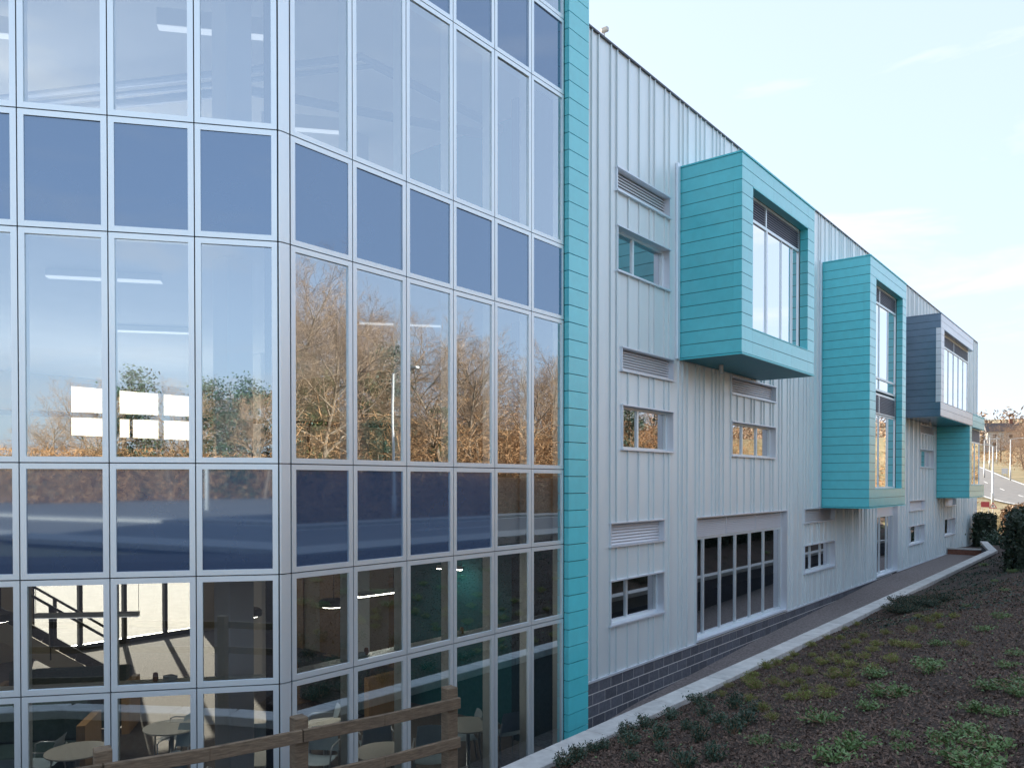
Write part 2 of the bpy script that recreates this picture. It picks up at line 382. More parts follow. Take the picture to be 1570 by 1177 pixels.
# planted bank of bark mulch
def bank_point(x, y):
    d = kerb_d(x, y)
    return bank_z(d) + 0.03*math.sin(1.7*x+0.6*y) * math.sin(0.9*y+1.1*x) + 0.018*math.sin(5.1*x)*math.sin(4.3*y+x)
bx = axis_lines([(3.09, 9.2, 0.16)]); by = axis_lines([(3.0, 24, 0.2), (24, 62, 0.6)])
bv = [(x, y, bank_point(x, y)) for y in by for x in bx]; nb_ = len(bx)
bf = [(j*nb_+i, j*nb_+i+1, (j+1)*nb_+i+1, (j+1)*nb_+i) for j in range(len(by)-1) for i in range(nb_-1)]
lv = []                                        # continues round the bend, towards the fence
tag(link('planting_bank', np_mesh('planting_bank', bv, bf, M['mulch'], True)), kind='structure')
sv = MB(); prev = None
turn = [(3.09, 3.0), (2.62, 2.9), (1.72, 0.6), (-4.84, -7.33), (-14, -18.4)]
for (x, y) in turn:
    dn = Vector((1, -0.05)) if y >= 2.9 else Vector((0.77, -0.64))
    for d in (0, 2.0, 4.0, 5.6, 7.5): sv.v.append((x + dn.x*d, y + dn.y*d, -3.33 + 0.30*min(d, 5.45)))
for i in range(len(turn)-1):
    for k in range(4): sv.f.append((i*5+k, (i+1)*5+k, (i+1)*5+k+1, i*5+k+1))
tag(sv.build('bank_slope', M['mulch']), kind='structure')
eb = MB()
for j, y in enumerate(np.arange(48.6, 64.7, 2)):
    for x in (-1.5, 0.2, 1.6, 3.2): eb.v.append((x, y, -3.64 - 0.03*max(0, y-46) + 0.03*math.sin(x*3+y)))
for j in range(8):
    for k in range(3): eb.f.append((j*4+k, j*4+k+1, (j+1)*4+k+1, (j+1)*4+k))
eb.add([(2.95,42.2,-3.36),(3.2,42.2,-3.33),(3.2,48.8,-3.35),(1.85,48.8,-3.38)],[(0,1,2,3)])
# loose bark chips
n = 60000
cy_ = 5.5 + 19 * nrg.random(n)**1.6; cx_ = 3.12 + 5.4 * nrg.random(n)
cz_ = np.array([bank_point(a, b_) for a, b_ in zip(cx_, cy_)]) + 0.006 + 0.012*nrg.random(n)
v, f = quads(np.stack([cx_, cy_, cz_], 1), 0.046, 0.36, flat=0.55)
tag(link('bark_chips', np_mesh('bark_chips', v, f, M['chip'])), 'loose brown bark chips scattered over the planted bank', 'bark chips', kind='stuff')

# ------------------------------------------------------------------ retaining wall
rw = thing('retaining_wall', 'long low retaining wall of blocks with pale concrete coping above the gravel path', 'wall', (2.92, 8, -4.9))
def put(o, parent):           # parent without moving (verts are in world space)
    o.parent = parent; o.matrix_parent_inverse = Matrix.Translation(-Vector(parent.location)) if parent.rotation_euler.z == 0 else parent.matrix_basis.inverted(); return o
put(MB().box(2.80, 3.04, 5.0, 42.3, -5.1, -3.36).build('wall_face', M['block']), rw)
y = 5.0; i = 0
while y < 42:
    L = 0.915; zt = -3.235 + 0.0028*max(0, y-14)
    o = MB().box(2.75, 3.10, y+0.004, y+L-0.004, zt-0.13, zt).build('coping_stone', M['concrete'], bevel=0.012); put(o, rw); y += L
for (a, b_) in (((2.93, 42.3), (1.75, 48.2)), ((2.45, 3.0), (2.92, 5.0)), ((1.55, 0.7), (2.45, 3.0)), ((-5.0, -7.2), (1.55, 0.7))):
    a3, b3 = Vector((*a, -3.215)), Vector((*b_, -3.215)); Ls = (b3-a3).length; k = max(1, round(Ls/0.95))
    for q in range(k):
        p0 = a3.lerp(b3, q/k); p1 = a3.lerp(b3, (q+1)/k); dd = (p1-p0).normalized()*0.004
        put(MB().bar(p0+dd, p1-dd, 0.35, 0.13).build('coping_stone', M['concrete'], bevel=0.012), rw)
    put(MB().bar(a3-Vector((0,0,0.95)), b3-Vector((0,0,0.95)), 0.22, 1.76).build('wall_face', M['block']), rw)
bw = thing('low_brick_wall', 'short red brick planter wall with white coping beside the far corner of the clad wall', 'wall', (0.9, 48.45, -3.95))
put(MB().box(0.02, 1.66, 48.40, 48.62, -4.1, -3.66).build('brick_face', M['brick']), bw)
put(MB().box(0.02, 1.70, 48.36, 48.68, -3.66, -3.59).build('wall_coping', M['concrete']), bw)
tag(eb.build('planting_bed', M['mulch']), kind='structure')

# ------------------------------------------------------------------ glazed wing
gw = thing('glazed_wing', 'tall glass curtain walled wing with white frames, blue spandrels and a teal pier', 'building')
def cell_mesh(wd, z0, z1, span):
    g = 0.006; fw = 0.058; b = MB(); y0, y1, a, c = g, wd-g, z0+g, z1-g
    for (ya, yb, za, zb) in ((y0, y0+fw, a, c), (y1-fw, y1, a, c), (y0+fw, y1-fw, a, a+fw), (y0+fw, y1-fw, c-fw, c)):
        b.box(-0.055, 0, ya, yb, za, zb)
    fi = 0.030
    for (ya, yb, za, zb) in ((y0, y0+fi, a, c), (y1-fi, y1, a, c), (y0+fi, y1-fi, a, a+fi), (y0+fi, y1-fi, c-fi, c)):
        b.box(-0.20, -0.056, ya, yb, za, zb)
    fr = b.mesh('panel_frame', M['frame'])
    p = MB(); yy0, yy1, zz0, zz1 = y0+fw-0.004, y1-fw+0.004, a+fw-0.004, c-fw+0.004
    if span: p.box(-0.052, -0.016, yy0, yy1, zz0, zz1)
    else: p.add([(-0.020,yy0,zz0),(-0.020,yy1,zz0),(-0.020,yy1,zz1),(-0.020,yy0,zz1)], [(0,1,2,3)])
    pm = p.mesh('glass_pane' if not span else 'spandrel_pane', M['spandrel'] if span else M['glass'])
    return fr, pm
cache = {}
def cell(wd, r, span, loc, rz):
    k = (wd, r, span)
    if k not in cache: cache[k] = cell_mesh(wd, ROWS[r], ROWS[r+1], span)
    fr, pm = cache[k]
    o = link('panel_frame', fr, gw, loc, rz); pn = link(pm.name.split('.')[0], pm, o); pn.rotation_euler = (0, rnd.gauss(0, 0.0006), rnd.gauss(0, 0.0026))
for r in range(len(KIND)):
    for c in range(NB):
        span = KIND[r] == 's' and not (r == 2 and c >= 4)
        cell(WB, r, span, (XB, YB0 + c*WB, 0), 0)
    for c in range(NA):
        p = QA - dA * WA * (c+1); cell(WA, r, KIND[r] == 's', tuple(p), -AANG)
gk = MB()
for c in range(NB+1): gk.box(XB-0.085, XB-0.045, YB0+c*WB-0.012, YB0+c*WB+0.012, ROWS[0], ROWS[-1])
for z in ROWS: gk.box(XB-0.084, XB-0.044, YB0, YB0+NB*WB, z-0.012, z+0.012)
gk.build('joint_gasket', M['gasket'], gw)
gk = MB()
for c in range(NA+1):
    p = QA - dA*WA*c - nA*0.065; gk.bar(p + Vector((0,0,ROWS[0])), p + Vector((0,0,ROWS[-1])), 0.024, 0.04, up=tuple(nA))
for z in ROWS: gk.bar(QA - nA*0.065 + Vector((0,0,z)), QA - dA*WA*NA - nA*0.065 + Vector((0,0,z)), 0.04, 0.024)
gk.build('joint_gasket', M['gasket'], gw)
# rounded corner trim
for r in range(len(KIND)):
    pa = Vector((QA.x, QA.y)) + Vector((dA.x, dA.y))*0.012; pc = Vector((XB, YB0-0.012)); k = Vector((1.118, 5.185))
    arc = [pa + Vector((dA.x, dA.y))*0.0]
    for t in map(float, np.linspace(0.15, 0.85, 6)): arc.append((1-t)**2*pa + 2*t*(1-t)*k + t*t*pc)
    arc.append(pc); inner = [(p.x-0.16, p.y+0.04) for p in reversed(arc)]
    MB().prism([(p.x, p.y) for p in arc] + inner, ROWS[r]+0.006, ROWS[r+1]-0.006).build('corner_trim', M['frame'], gw)
MB().prism([(0.96,5.08),(1.085,5.16),(1.085,5.33),(0.9,5.33)], ROWS[0], ROWS[-1]).build('joint_gasket', M['gasket'], gw)
# teal pier of stacked boards
pier = MB().box(0.0, 1.17, 10.57, 11.08, -4.9, 10.2).build('pier', M['backing'], gw)
zb = -4.86; ph = 0.2745; kb = MB().box(-0.09, 0, 0, 0.575, 0.006, ph-0.006)
bm_front = kb.mesh('board', M['teal'])
i = 0
while zb < 10.2:
    link('board', bm_front, pier, (1.20, 10.537, zb)); zb += ph
MB().box(1.075, 1.11, 10.515, 10.54, -4.6, 10.1).build('joint_gasket', M['gasket'], gw)
# body of the wing: roof, end walls, floors
AE = QA - dA*WA*NA; AEi = AE - nA*0.22
poly = [(0.86, 11.1), (0.86, 5.4), (0.72, 5.2), (AEi.x, AEi.y), (-13.2, AEi.y), (-13.2, 13.0), (-0.3, 13.0), (-0.3, 11.1)]
MB().prism(poly, 9.8, 10.15).build('roof', M['roofing'], gw)
MB().prism(poly, -4.75, -4.40).build('floor_slab', M['carpet'], gw)
F1, F2 = 0.06, 3.65
MB().prism(poly, -0.95, F1).build('floor_slab', M['ceiling'], gw)
MB().prism(poly, 2.68, F2).build('floor_slab', M['ceiling'], gw)
MB().prism(poly, 6.45, 7.25).build('floor_slab', M['ceiling'], gw)
MB().box(-13.4, AE.x, AE.y-0.3, AE.y, -4.9, 10.15).build('end_wall', M['render_wall'], gw)
MB().box(XB-0.24, XB, YB0, YB0+NB*WB, 9.77, 10.2).build('parapet', M['frame'], gw)
MB().bar(QA+Vector((0,0,9.985))-nA*0.12, AE+Vector((0,0,9.985))-nA*0.12, 0.24, 0.43).build('parapet', M['frame'], gw)
# cross wall, teal room wall
MB().box(-3.0, 1.0, 11.10, 11.22, -4.4, 9.8).build('inner_wall', M['inner_teal'], gw)
MB().box(-3.1, -2.98, 11.2, 13.0, -4.4, 9.8).build('inner_wall', M['cream'], gw)
MB().box(-13.2, -0.3, 12.95, 13.1, -4.4, 9.8).build('inner_wall', M['cream'], gw)
for x in (-11.6, -9.9, -8.2, -5.6):
    MB().box(x, x+1.0, 12.90, 12.95, -4.4, -2.25).build('oak_door', M['oak'], gw)
# back wall with entrance and windows, plus glazing added to brighten the interior
def wall_with_holes(name, m, X0, X1, y0, y1, z0, z1, holes, parent):
    ycut = sorted({y0, y1, *[h[0] for h in holes], *[h[1] for h in holes]}); b = MB()
    for a, c in zip(ycut[:-1], ycut[1:]):
        hs = sorted([(h[2], h[3]) for h in holes if h[0] <= a+1e-6 and h[1] >= c-1e-6]); z = z0
        for ha, hb in hs:
            if ha > z: b.box(X0, X1, a, c, z, ha)
            z = hb
        if z < z1: b.box(X0, X1, a, c, z, z1)
    return b.build(name, m, parent)
holes = [(8.0, 12.6, -4.40, -1.05), (8.9, 12.6, 1.05, 2.55), (3.0, 7.0, 1.05, 2.55), (-3.4, 12.6, 3.95, 6.35), (-3.0, 2.0, 0.9, 2.55), (0.5, 5.5, -4.2, -1.1)]  # unseen full-width top-floor strip and second ground-floor opening added to let sun in
wall_with_holes('back_wall', M['cream'], -13.4, -13.2, AE.y, 13.0, -4.75, 10.15, holes, gw)
for (y0, y1, z0, z1) in holes:
    fr = MB(); k = max(2, round((y1-y0)/1.2))
    for q in range(k+1):
        yy = y0 + (y1-y0)*q/k; fr.box(-13.36, -13.22, yy-0.045, yy+0.045, z0, z1)
    fr.box(-13.36, -13.22, y0, y1, z0, z0+0.14); fr.box(-13.36, -13.22, y0, y1, z1-0.09, z1)
    wo = fr.build('window', M['dark'] if z0 < -4 else M['oak'], gw)  # also frames the openings added for light
    MB().add([(-13.3,y0,z0),(-13.3,y1,z0),(-13.3,y1,z1),(-13.3,y0,z1)], [(0,1,2,3)]).build('glass_pane', M['clear'], wo)
# columns
for (x, y) in ((-0.24, 5.45), (-6.2, 9.9), (-4.2, 0.7), (-3.2, 9.9)):
    for z0, z1 in ((-4.4, -0.95), (F1, 2.68), (F2, 6.45)):
        MB().box(x-0.17, x+0.17, y-0.17, y+0.17, z0, z1).build('column', M['ceiling'], gw, bevel=0.015)
# first floor guard rail and brown dado panel at the back
gr = MB()
gr.bar((-8.0, 1.0, F1+1.08), (-3.2, 12.6, F1+1.08), 0.07, 0.09)
for t in map(float, np.linspace(0, 1, 9)):
    p = Vector((-8.0,1.0,F1)).lerp(Vector((-3.2,12.6,F1)), t); gr.bar(p, p+Vector((0,0,1.05)), 0.04, 0.04, up=(1,0,0))
gr.build('guard_rail', M['dark'], gw)
MB().box(-13.19, -13.14, 2.2, 12.9, F1, F1+0.95).build('dado_panel', M['oak'], gw)
# ceilings: services and light panels (each its own thing)
for k, (yy, zz, rr) in enumerate(((6.9, 6.22, 0.055), (7.1, 6.17, 0.04), (7.32, 6.22, 0.075))):
    pts = [(-12.6, yy-5.2, zz), (-3.0, yy-0.3, zz), (-0.6, yy+0.9, zz), (-0.5, 10.9, zz)] if k < 2 else [(-12.6, yy-5.0, zz), (-2.8, yy, zz), (-0.9, 10.9, zz)]
    tag(MB().tube(pts, rr, 10).build('service_pipe', M['pipe'], smooth=True), ['slim', 'thinnest', 'widest'][k] + ' galvanised service pipe under the top floor ceiling', 'pipe', 'service pipes under the ceiling')
def linear_light(p, q, h=0.08, wd=0.16, name='ceiling_light', lab=None, lit='panel_lit', grp='flush linear lights on the upper ceilings'):
    p, q = Vector(p), Vector(q); t = thing(name, lab, 'light', tuple((p+q)/2), 0, grp)
    put(MB().bar(p + Vector((0,0,h/2)), q + Vector((0,0,h/2)), wd, h).build('housing', M['white']), t)
    put(MB().bar(p - Vector((0,0,0.008)), q - Vector((0,0,0.008)), wd*0.8, 0.012).build('diffuser', M[lit]), t)
    return t
for (x, y) in ((-2.4, 4.2), (-5.0, 2.0), (-1.6, 8.6), (-5.4, 6.4), (-8.0, 4.2)):
    linear_light((x, y, 2.58), (x+0.86, y+1.04, 2.58), lab='white linear light on the middle floor ceiling behind the glass')
for (x, y) in ((-1.9, 5.4), (-4.6, 3.2), (-3.4, 8.0), (-6.6, 5.4)):
    linear_light((x, y, 6.05), (x+0.95, y+1.1, 6.05), h=0.22, lab='deep white linear light on the top floor ceiling behind the glass')

# ------------------------------------------------------------------ clad wing
cw = thing('clad_wing', 'long silver standing seam clad wing with ribbon windows and projecting box bays', 'building')
ZT, ZC = 8.74, -3.89
YE = 57.7
OPEN = []      # (kind, y0, y1, z0, z1)
for z in (4.30, 0.675, -2.92):
    pass
OPEN += [('louvre', 13.99, 16.28, 5.915, 6.385), ('window2', 14.01, 16.28, 4.295, 5.21),
         ('louvre', 14.19, 16.48, 2.29, 2.77), ('window2', 14.22, 16.48, 0.672, 1.585),
         ('louvre', 13.76, 16.05, -1.31, -0.84), ('window2', 13.77, 16.03, -2.92, -2.01),
         ('louvre', 19.70, 22.88, 2.29, 2.74), ('window3', 19.75, 22.87, 0.675, 1.57),
         ('entrance', 17.68, 23.80, -3.86, -0.86),
         ('louvre', 25.40, 28.50, -1.315, -0.87), ('window3', 25.40, 28.54, -2.92, -2.03),
         ('door', 33.98, 37.35, -3.85, -0.95),
         ('louvre', 39.60, 42.68, -1.35, -0.88), ('window3', 39.55, 42.70, -2.92, -2.05),
         ('louvre', 41.60, 44.80, 2.30, 2.72), ('window3', 41.62, 44.78, 0.68, 1.55),
         ('louvre', 47.60, 50.75, -1.33, -0.88), ('window3', 47.58, 50.60, -2.93, -2.02)]
seams = [11.12, 11.35, 11.8, 12.03, 12.48, 12.93, 13.06, 13.30, 13.76, 14.0, 14.46, 14.91, 15.36, 15.58, 16.05, 16.28, 16.75, 16.96, 17.2, 17.64, 17.86, 18.11, 18.56, 18.79, 19.0, 19.25, 19.7, 20.12, 20.59, 21.07, 21.29, 21.78, 22.0, 22.47, 22.69, 23.15, 23.4, 23.85, 24.09, 24.38, 24.83, 25.28, 25.56, 25.84, 26.2, 26.67]
y = 26.67
while y < YE - 0.5:
    y += rnd.choice([0.225, 0.45, 0.45, 0.45, 0.225]); seams.append(round(y, 3))
seams.append(YE)
cuts = sorted(set(seams) | {o[1] for o in OPEN} | {o[2] for o in OPEN})
cuts = [c for i, c in enumerate(cuts) if i == 0 or c in seams or True]
sset = set(seams)
panels = []            # panels merge neighbouring slivers that share the same vertical extents and no seam between
for a, c in zip(cuts[:-1], cuts[1:]):
    if c - a < 0.004: continue
    mid = (a+c)/2
    hs = sorted([(o[3], o[4]) for o in OPEN if o[1] < mid < o[2]])
    z = ZC
    for h0, h1 in hs:
        if h0 - z > 0.03: panels.append([a, c, z, h0])
        z = max(z, h1)
    if ZT > z: panels.append([a, c, z, ZT])
merged = []
for p in panels:
    for q in merged:
        if abs(q[1]-p[0]) < 1e-6 and q[1] not in sset and abs(q[2]-p[2]) < 1e-6 and abs(q[3]-p[3]) < 1e-6:
            q[1] = p[1]; break
    else: merged.append(list(p))
for (a, c, z0, z1) in merged:
    b = MB(); tw = 0.0002*math.sin(a*13.7); g = 0.0015
    y0, y1 = a+g, c-g; dent = 0.0
    b.add([(-0.03+tw,y0,z0),(-0.03-tw,y1,z0),(-0.03-tw,y1,z1),(-0.03+tw,y0,z1),(-0.045,y0,z0),(-0.045,y1,z0),(-0.045,y1,z1),(-0.045,y0,z1)],
          [(0,1,2,3),(5,4,7,6),(4,0,3,7),(1,5,6,2),(4,5,1,0),(3,2,6,7)])
    if any(abs(a - s_) < 1e-6 for s_ in seams):
        b.box(-0.029, 0.006, y0-0.001, y0+0.021, z0+0.001, z1-0.001)
    b.build('cladding_panel', M['silver'], cw)
wall_with_holes('wall_core', M['louvre_dark'], -0.30, -0.05, 11.2, YE-0.02, -4.95, 8.72, [(o[1], o[2], o[3], o[4]) for o in OPEN], cw)
MB().box(-0.30, 0.018, 11.1, YE+0.03, ZT, ZT+0.035).build('parapet_coping', M['coping'], cw)
MB().box(-0.03, 0.02, 11.12, 17.68, ZC-0.045, ZC-0.003).build('base_flashing', M['silver_trim'], cw)
MB().box(-0.03, 0.02, 23.8, 33.98, ZC-0.045, ZC-0.003).build('base_flashing', M['silver_trim'], cw)
MB().box(-0.03, 0.02, 37.35, YE, ZC-0.045, ZC-0.003).build('base_flashing', M['silver_trim'], cw)
for yv in (16.60, 26.80, 38.0):
    zlo = {16.60: 2.80, 26.80: -0.85, 38.0: 2.82}[yv]
    MB().box(-0.028, 0.035, yv, yv+0.13, zlo, 7.27).build('edge_trim', M['silver_trim'], cw, bevel=0.006)
MB().box(-0.028, 0.03, YE-0.02, YE+0.05, ZC, ZT).build('edge_trim', M['silver_trim'], cw)
MB().box(-13.4, -0.02, YE-0.02, YE+0.03, -4.9, 8.72).build('end_wall', M['silver'], cw)
MB().box(-13.4, -0.3, 13.1, YE, 8.45, 8.70).build('roof', M['roofing'], cw)
MB().box(-13.4, -13.2, 13.0, YE, -4.9, 8.72).build('back_wall', M['render_wall'], cw)
for z in (-3.95, -0.38, 3.24):
    MB().box(-13.2, -0.3, 13.1, YE-0.05, z-0.45, z).build('floor_slab', M['ceiling'] if z > -1 else M['carpet'], cw)
MB().box(-4.2, -4.05, 13.1, YE-0.05, -3.95, 8.45).build('inner_wall', M['cream'], cw)

# blockwork plinth
pl = MB().box(-0.10, -0.008, 11.1, 36.5, -5.0, ZC-0.04).build('plinth', M['mortar'], cw)
blk = MB().box(-0.05, 0, 0.011, 0.439, 0.011, 0.214).mesh('block', M['block'])
hlf = MB().box(-0.05, 0, 0.005, 0.220, 0.005, 0.220).mesh('block', M['block'])
for row in range(5):
    z = ZC - 0.045 - 0.225*(row+1); y = 11.55 + (0.0 if row % 2 == 0 else -0.225)
    while y < 36.4:
        if z + 0.225 > path_z(y) - 0.03 and y > 11.2 and y + 0.45 < 36.6: link('block', blk, pl, (-0.002, y, z))
        y += 0.45

# windows and louvres
def slats(b, y0, y1, z0, z1, x, pitch=0.056, depth=0.030):
    n_ = max(2, int((z1-z0)/pitch)); p = (z1-z0)/n_
    for k in range(n_):
        za = z0 + k*p
        b.add([(x,y0,za),(x,y1,za),(x-depth,y1,za+p*0.78),(x-depth,y0,za+p*0.78),(x-0.004,y0,za-0.007),(x-0.004,y1,za-0.007),(x-depth-0.004,y1,za+p*0.78-0.007),(x-depth-0.004,y0,za+p*0.78-0.007)],
              [(0,1,2,3),(7,6,5,4),(0,4,5,1)])
        b.box(x-0.008, x+0.004, y0, y1, za-0.014, za+0.004)
def opening(kind, y0, y1, z0, z1):
    dp = 0.17
    s = MB()                                  # folded surround: head, sill, jambs lining the recess
    e = 0.022
    s.box(-dp, 0.032, y0-0.02, y1+0.03, z1-e, z1+0.006)
    s.box(-dp, 0.012, y1-e, y1+0.002, z0, z1-e); s.box(-dp, 0.012, y0-0.002, y0+e, z0, z1-e)
    if kind in ('entrance', 'door'): s.box(-dp, 0.035, y0-0.01, y1+0.01, z0-0.02, z0+0.035)
    else: s.box(-dp, 0.045, y0-0.03, y1+0.03, z0-0.03, z0+0.006)
    name = {'louvre': 'louvre_vent', 'entrance': 'glazed_screen', 'door': 'glazed_door'}.get(kind, 'window')
    w_ = s.build(name, M['silver_trim'], cw)
    yi0, yi1, zi0, zi1 = y0+e, y1-e, z0+(0.036 if kind in ('entrance','door') else 0.006), z1-e
    if kind == 'louvre':
        b = MB(); slats(b, yi0, yi1, zi0, zi1, -dp+0.05); b.build('slats', M['louvre'], w_)
        MB().box(-dp-0.03, -dp-0.02, yi0, yi1, zi0, zi1).build('back_panel', M['louvre_dark'], w_); return
    fr = MB(); fx0, fx1 = -dp-0.06, -dp+0.012; t = 0.05
    fr.box(fx0, fx1, yi0, yi1, zi0, zi0+t); fr.box(fx0, fx1, yi0, yi1, zi1-t, zi1); fr.box(fx0, fx1, yi0, yi0+t, zi0+t, zi1-t); fr.box(fx0, fx1, yi1-t, yi1, zi0+t, zi1-t)
    zg1 = zi1 - t
    if kind == 'window2': ms = [14.86 - 14.01 + y0 + 0.06]
    elif kind == 'window3': ms = [yi0 + (yi1-yi0)*k/3 for k in (1, 2)]
    elif kind == 'door': ms = [yi0 + (yi1-yi0)*k/3 for k in (1, 2)]
    else: ms = [18.40+0.02, 19.40+0.02, 20.40, 21.40, 22.41]
    zl = None
    if kind in ('entrance', 'door'):
        zl = -1.40 if kind == 'entrance' else -1.45
        fr.box(fx0, fx1, yi0+t, yi1-t, zl-0.03, zl+0.03); zg1 = zl - 0.03
    for m_ in ms: fr.box(fx0, fx1, m_-0.033, m_+0.033, zi0+t, zg1)
    fr.build('frame', M['frame'], w_)
    edges = [yi0+t] + [v_ for m_ in ms for v_ in (m_-0.033, m_+0.033)] + [yi1-t]
    for a, c in zip(edges[::2], edges[1::2]):
        MB().add([(-dp-0.02,a,zi0+t),(-dp-0.02,c,zi0+t),(-dp-0.02,c,zg1),(-dp-0.02,a,zg1)], [(0,1,2,3)]).build('glass_pane', M['wglass'], w_)
    if kind == 'entrance':
        for k in range(3):
            a = yi0+t+(yi1-yi0-2*t)*k/3; c = yi0+t+(yi1-yi0-2*t)*(k+1)/3
            b = MB(); slats(b, a+0.025, c-0.025, zl+0.05, zi1-t, -dp+0.03, 0.045); b.build('slats', M['louvre'], w_)
            MB().box(-dp-0.03, -dp-0.02, a, c, zl+0.03, zi1-t).build('back_panel', M['louvre_dark'], w_)
            if k: MB().box(-dp-0.02, -dp+0.03, a-0.022, a+0.022, zl+0.03, zi1-t).build('mullion', M['silver_trim'], w_)
    if kind == 'door': MB().box(-dp-0.03, -dp, yi0+t, yi1-t, zl+0.03, zi1-t).build('over_panel', M['silver_trim'], w_)
for o in OPEN: opening(*o)

# projecting bays
XF = 1.49
def bay(lab, y0, y1, z0, nc, pitch, bot_open, top_open, oy0, oy1, joints, m_side, m_front, m_trim, m_soffit, bands, zside_top=None, right_jamb=True, front_y0=None):
    """nc courses of boards from z0; opening between courses bot_open and top_open"""
    z1 = z0 + nc*pitch; th = 0.022; g = 0.013
    root = MB().box(0.0, XF-0.26, y0+0.03, y1-0.03, z0+0.02, z1-0.02).build('box_bay', M['backing'], cw)
    root['label'] = lab
    zo0, zo1 = z0+bot_open*pitch, z0+top_open*pitch
    fy0 = y0 if front_y0 is None else front_y0
    bk = MB().box(XF-0.26, XF-0.012, y0+0.012, oy0-0.012, z0+0.02, z1-0.02)
    if right_jamb: bk.box(XF-0.26, XF-0.012, oy1+0.012, y1-0.012, z0+0.02, z1-0.02)
    bk.box(XF-0.26, XF-0.012, oy0-0.01, (oy1+0.01 if right_jamb else y1-0.03), z0+0.02, zo0-0.012); bk.box(XF-0.26, XF-0.012, oy0-0.01, (oy1+0.01 if right_jamb else y1-0.03), zo1+0.012, z1-0.02)
    bk.build('backing', M['backing'], root)
    for c in range(nc):
        za, zc = z0+c*pitch+g/2, z0+(c+1)*pitch-g/2
        if zside_top is None or zc < zside_top+0.02:
            MB().box(0.004, XF-(0.202 if bot_open <= c < top_open else th+0.001), y0, y0+th, za, zc).build('board', m_side, root)
        inside = bot_open <= c < top_open
        if inside:
            MB().box(XF-0.20, XF, y0, oy0, za, zc).build('board', m_front, root)
            if right_jamb: MB().box(XF-0.20, XF, oy1, y1, za, zc).build('board', m_front, root)
        else:
            js = [y0 if (zside_top is None or zc < zside_top+0.02) else fy0] + [j for j in joints] + [y1]
            for a, e in zip(js[:-1], js[1:]): MB().box(XF-th, XF, a+0.002, e-0.002, za, zc).build('board', m_front, root)
        if c % 1 == 0: MB().box(0.004, XF-(0.27 if (bot_open <= c < top_open) else th+0.001), y1-th, y1, za, zc).build('board', m_side, root)
    yt0 = y0 if zside_top is None else fy0
    MB().box(0.0, XF+0.02, yt0-0.015, y1+0.015, z1+0.002, z1+0.04).build('coping', m_trim, root)
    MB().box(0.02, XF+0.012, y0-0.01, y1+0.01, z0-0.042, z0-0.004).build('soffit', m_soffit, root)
    ed = MB(); ed.box(XF-0.03, XF+0.016, y0-0.014, y1+0.014, z0-0.044, z0-0.008); ed.box(0.0, XF-0.03, y0-0.014, y0+0.03, z0-0.044, z0-0.008)
    ed.build('drip_edge', m_trim, root)
    if right_jamb or True:
        MB().box(XF-0.20, XF+0.012, oy0, oy1 if right_jamb else y1, zo0-0.006, zo0+0.016).build('sill', m_trim, root)
        MB().box(XF-0.20, XF+0.010, oy0, oy1 if right_jamb else y1, zo1-0.03, zo1-0.004).build('lintel', m_trim, root)
    # window set back in the opening
    xw = XF - 0.22; ya, yb = oy0, (oy1 if right_jamb else y1-0.03); t = 0.055
    fr = MB()
    fr.box(xw-0.07, xw, ya, ya+t, zo0+0.017, zo1-0.03); fr.box(xw-0.07, xw, yb-t, yb, zo0+0.017, zo1-0.03)
    zs = sorted({b[1] for b in bands} | {b[2] for b in bands})
    for z in zs:
        za = max(zo0+0.017, z-0.035); fr.box(xw-0.07, xw+0.004, ya+t, yb-t, za, min(zo1-0.03, z+0.035))
    for (kd, za, zb_, muls) in bands:
        ms = [ya + (yb-ya)*f_ for f_, wd in muls]; ws = [wd for f_, wd in muls]
        for m_, wd in zip(ms, ws): fr.box(xw-0.07, xw, m_-wd/2, m_+wd/2, za+0.035, zb_-0.035)
        ed_ = [ya+t] + [v_ for m_, wd in zip(ms, ws) for v_ in (m_-wd/2, m_+wd/2)] + [yb-t]
        for a, e in zip(ed_[::2], ed_[1::2]):
            if kd == 'g': MB().add([(xw-0.03,a,za+0.03),(xw-0.03,e,za+0.03),(xw-0.03,e,zb_-0.03),(xw-0.03,a,zb_-0.03)], [(0,1,2,3)]).build('glass_pane', M['bayglass'], root)
            else:
                b = MB(); slats(b, a, e, za+0.03, zb_-0.03, xw-0.005, 0.052); b.build('slats', M['bay_louvre'], root)
    fr.build('frame', M['frame'], root)
    MB().box(xw-0.09, xw-0.08, ya, yb, zo0, zo1).build('back_panel', M['blind'], root)
    return root
M['bayglass'] = glass_mat('bay_glass', (0.55, 0.65, 0.66), 0.70, 1.3, 1.5, wave=0.02, gcol=(0.97, 0.98, 1.0))
M['bay_louvre'] = mat('bay_louvre', (0.22, 0.24, 0.29), 0.4, 0.4)
M['blind'] = mat('dark_room', (0.03, 0.035, 0.04), 0.8)
thin, thick = 0.022, 0.085
m4 = [(0.13, thin), (0.385, thick), (0.65, thin), (0.86, thin)]
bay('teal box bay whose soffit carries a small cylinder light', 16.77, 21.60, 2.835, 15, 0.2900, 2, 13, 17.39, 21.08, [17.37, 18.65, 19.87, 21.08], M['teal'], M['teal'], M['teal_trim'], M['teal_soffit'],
    [('l', 6.03, 6.555, [(0.37, 0.07)]), ('g', 3.44, 6.03, m4)])
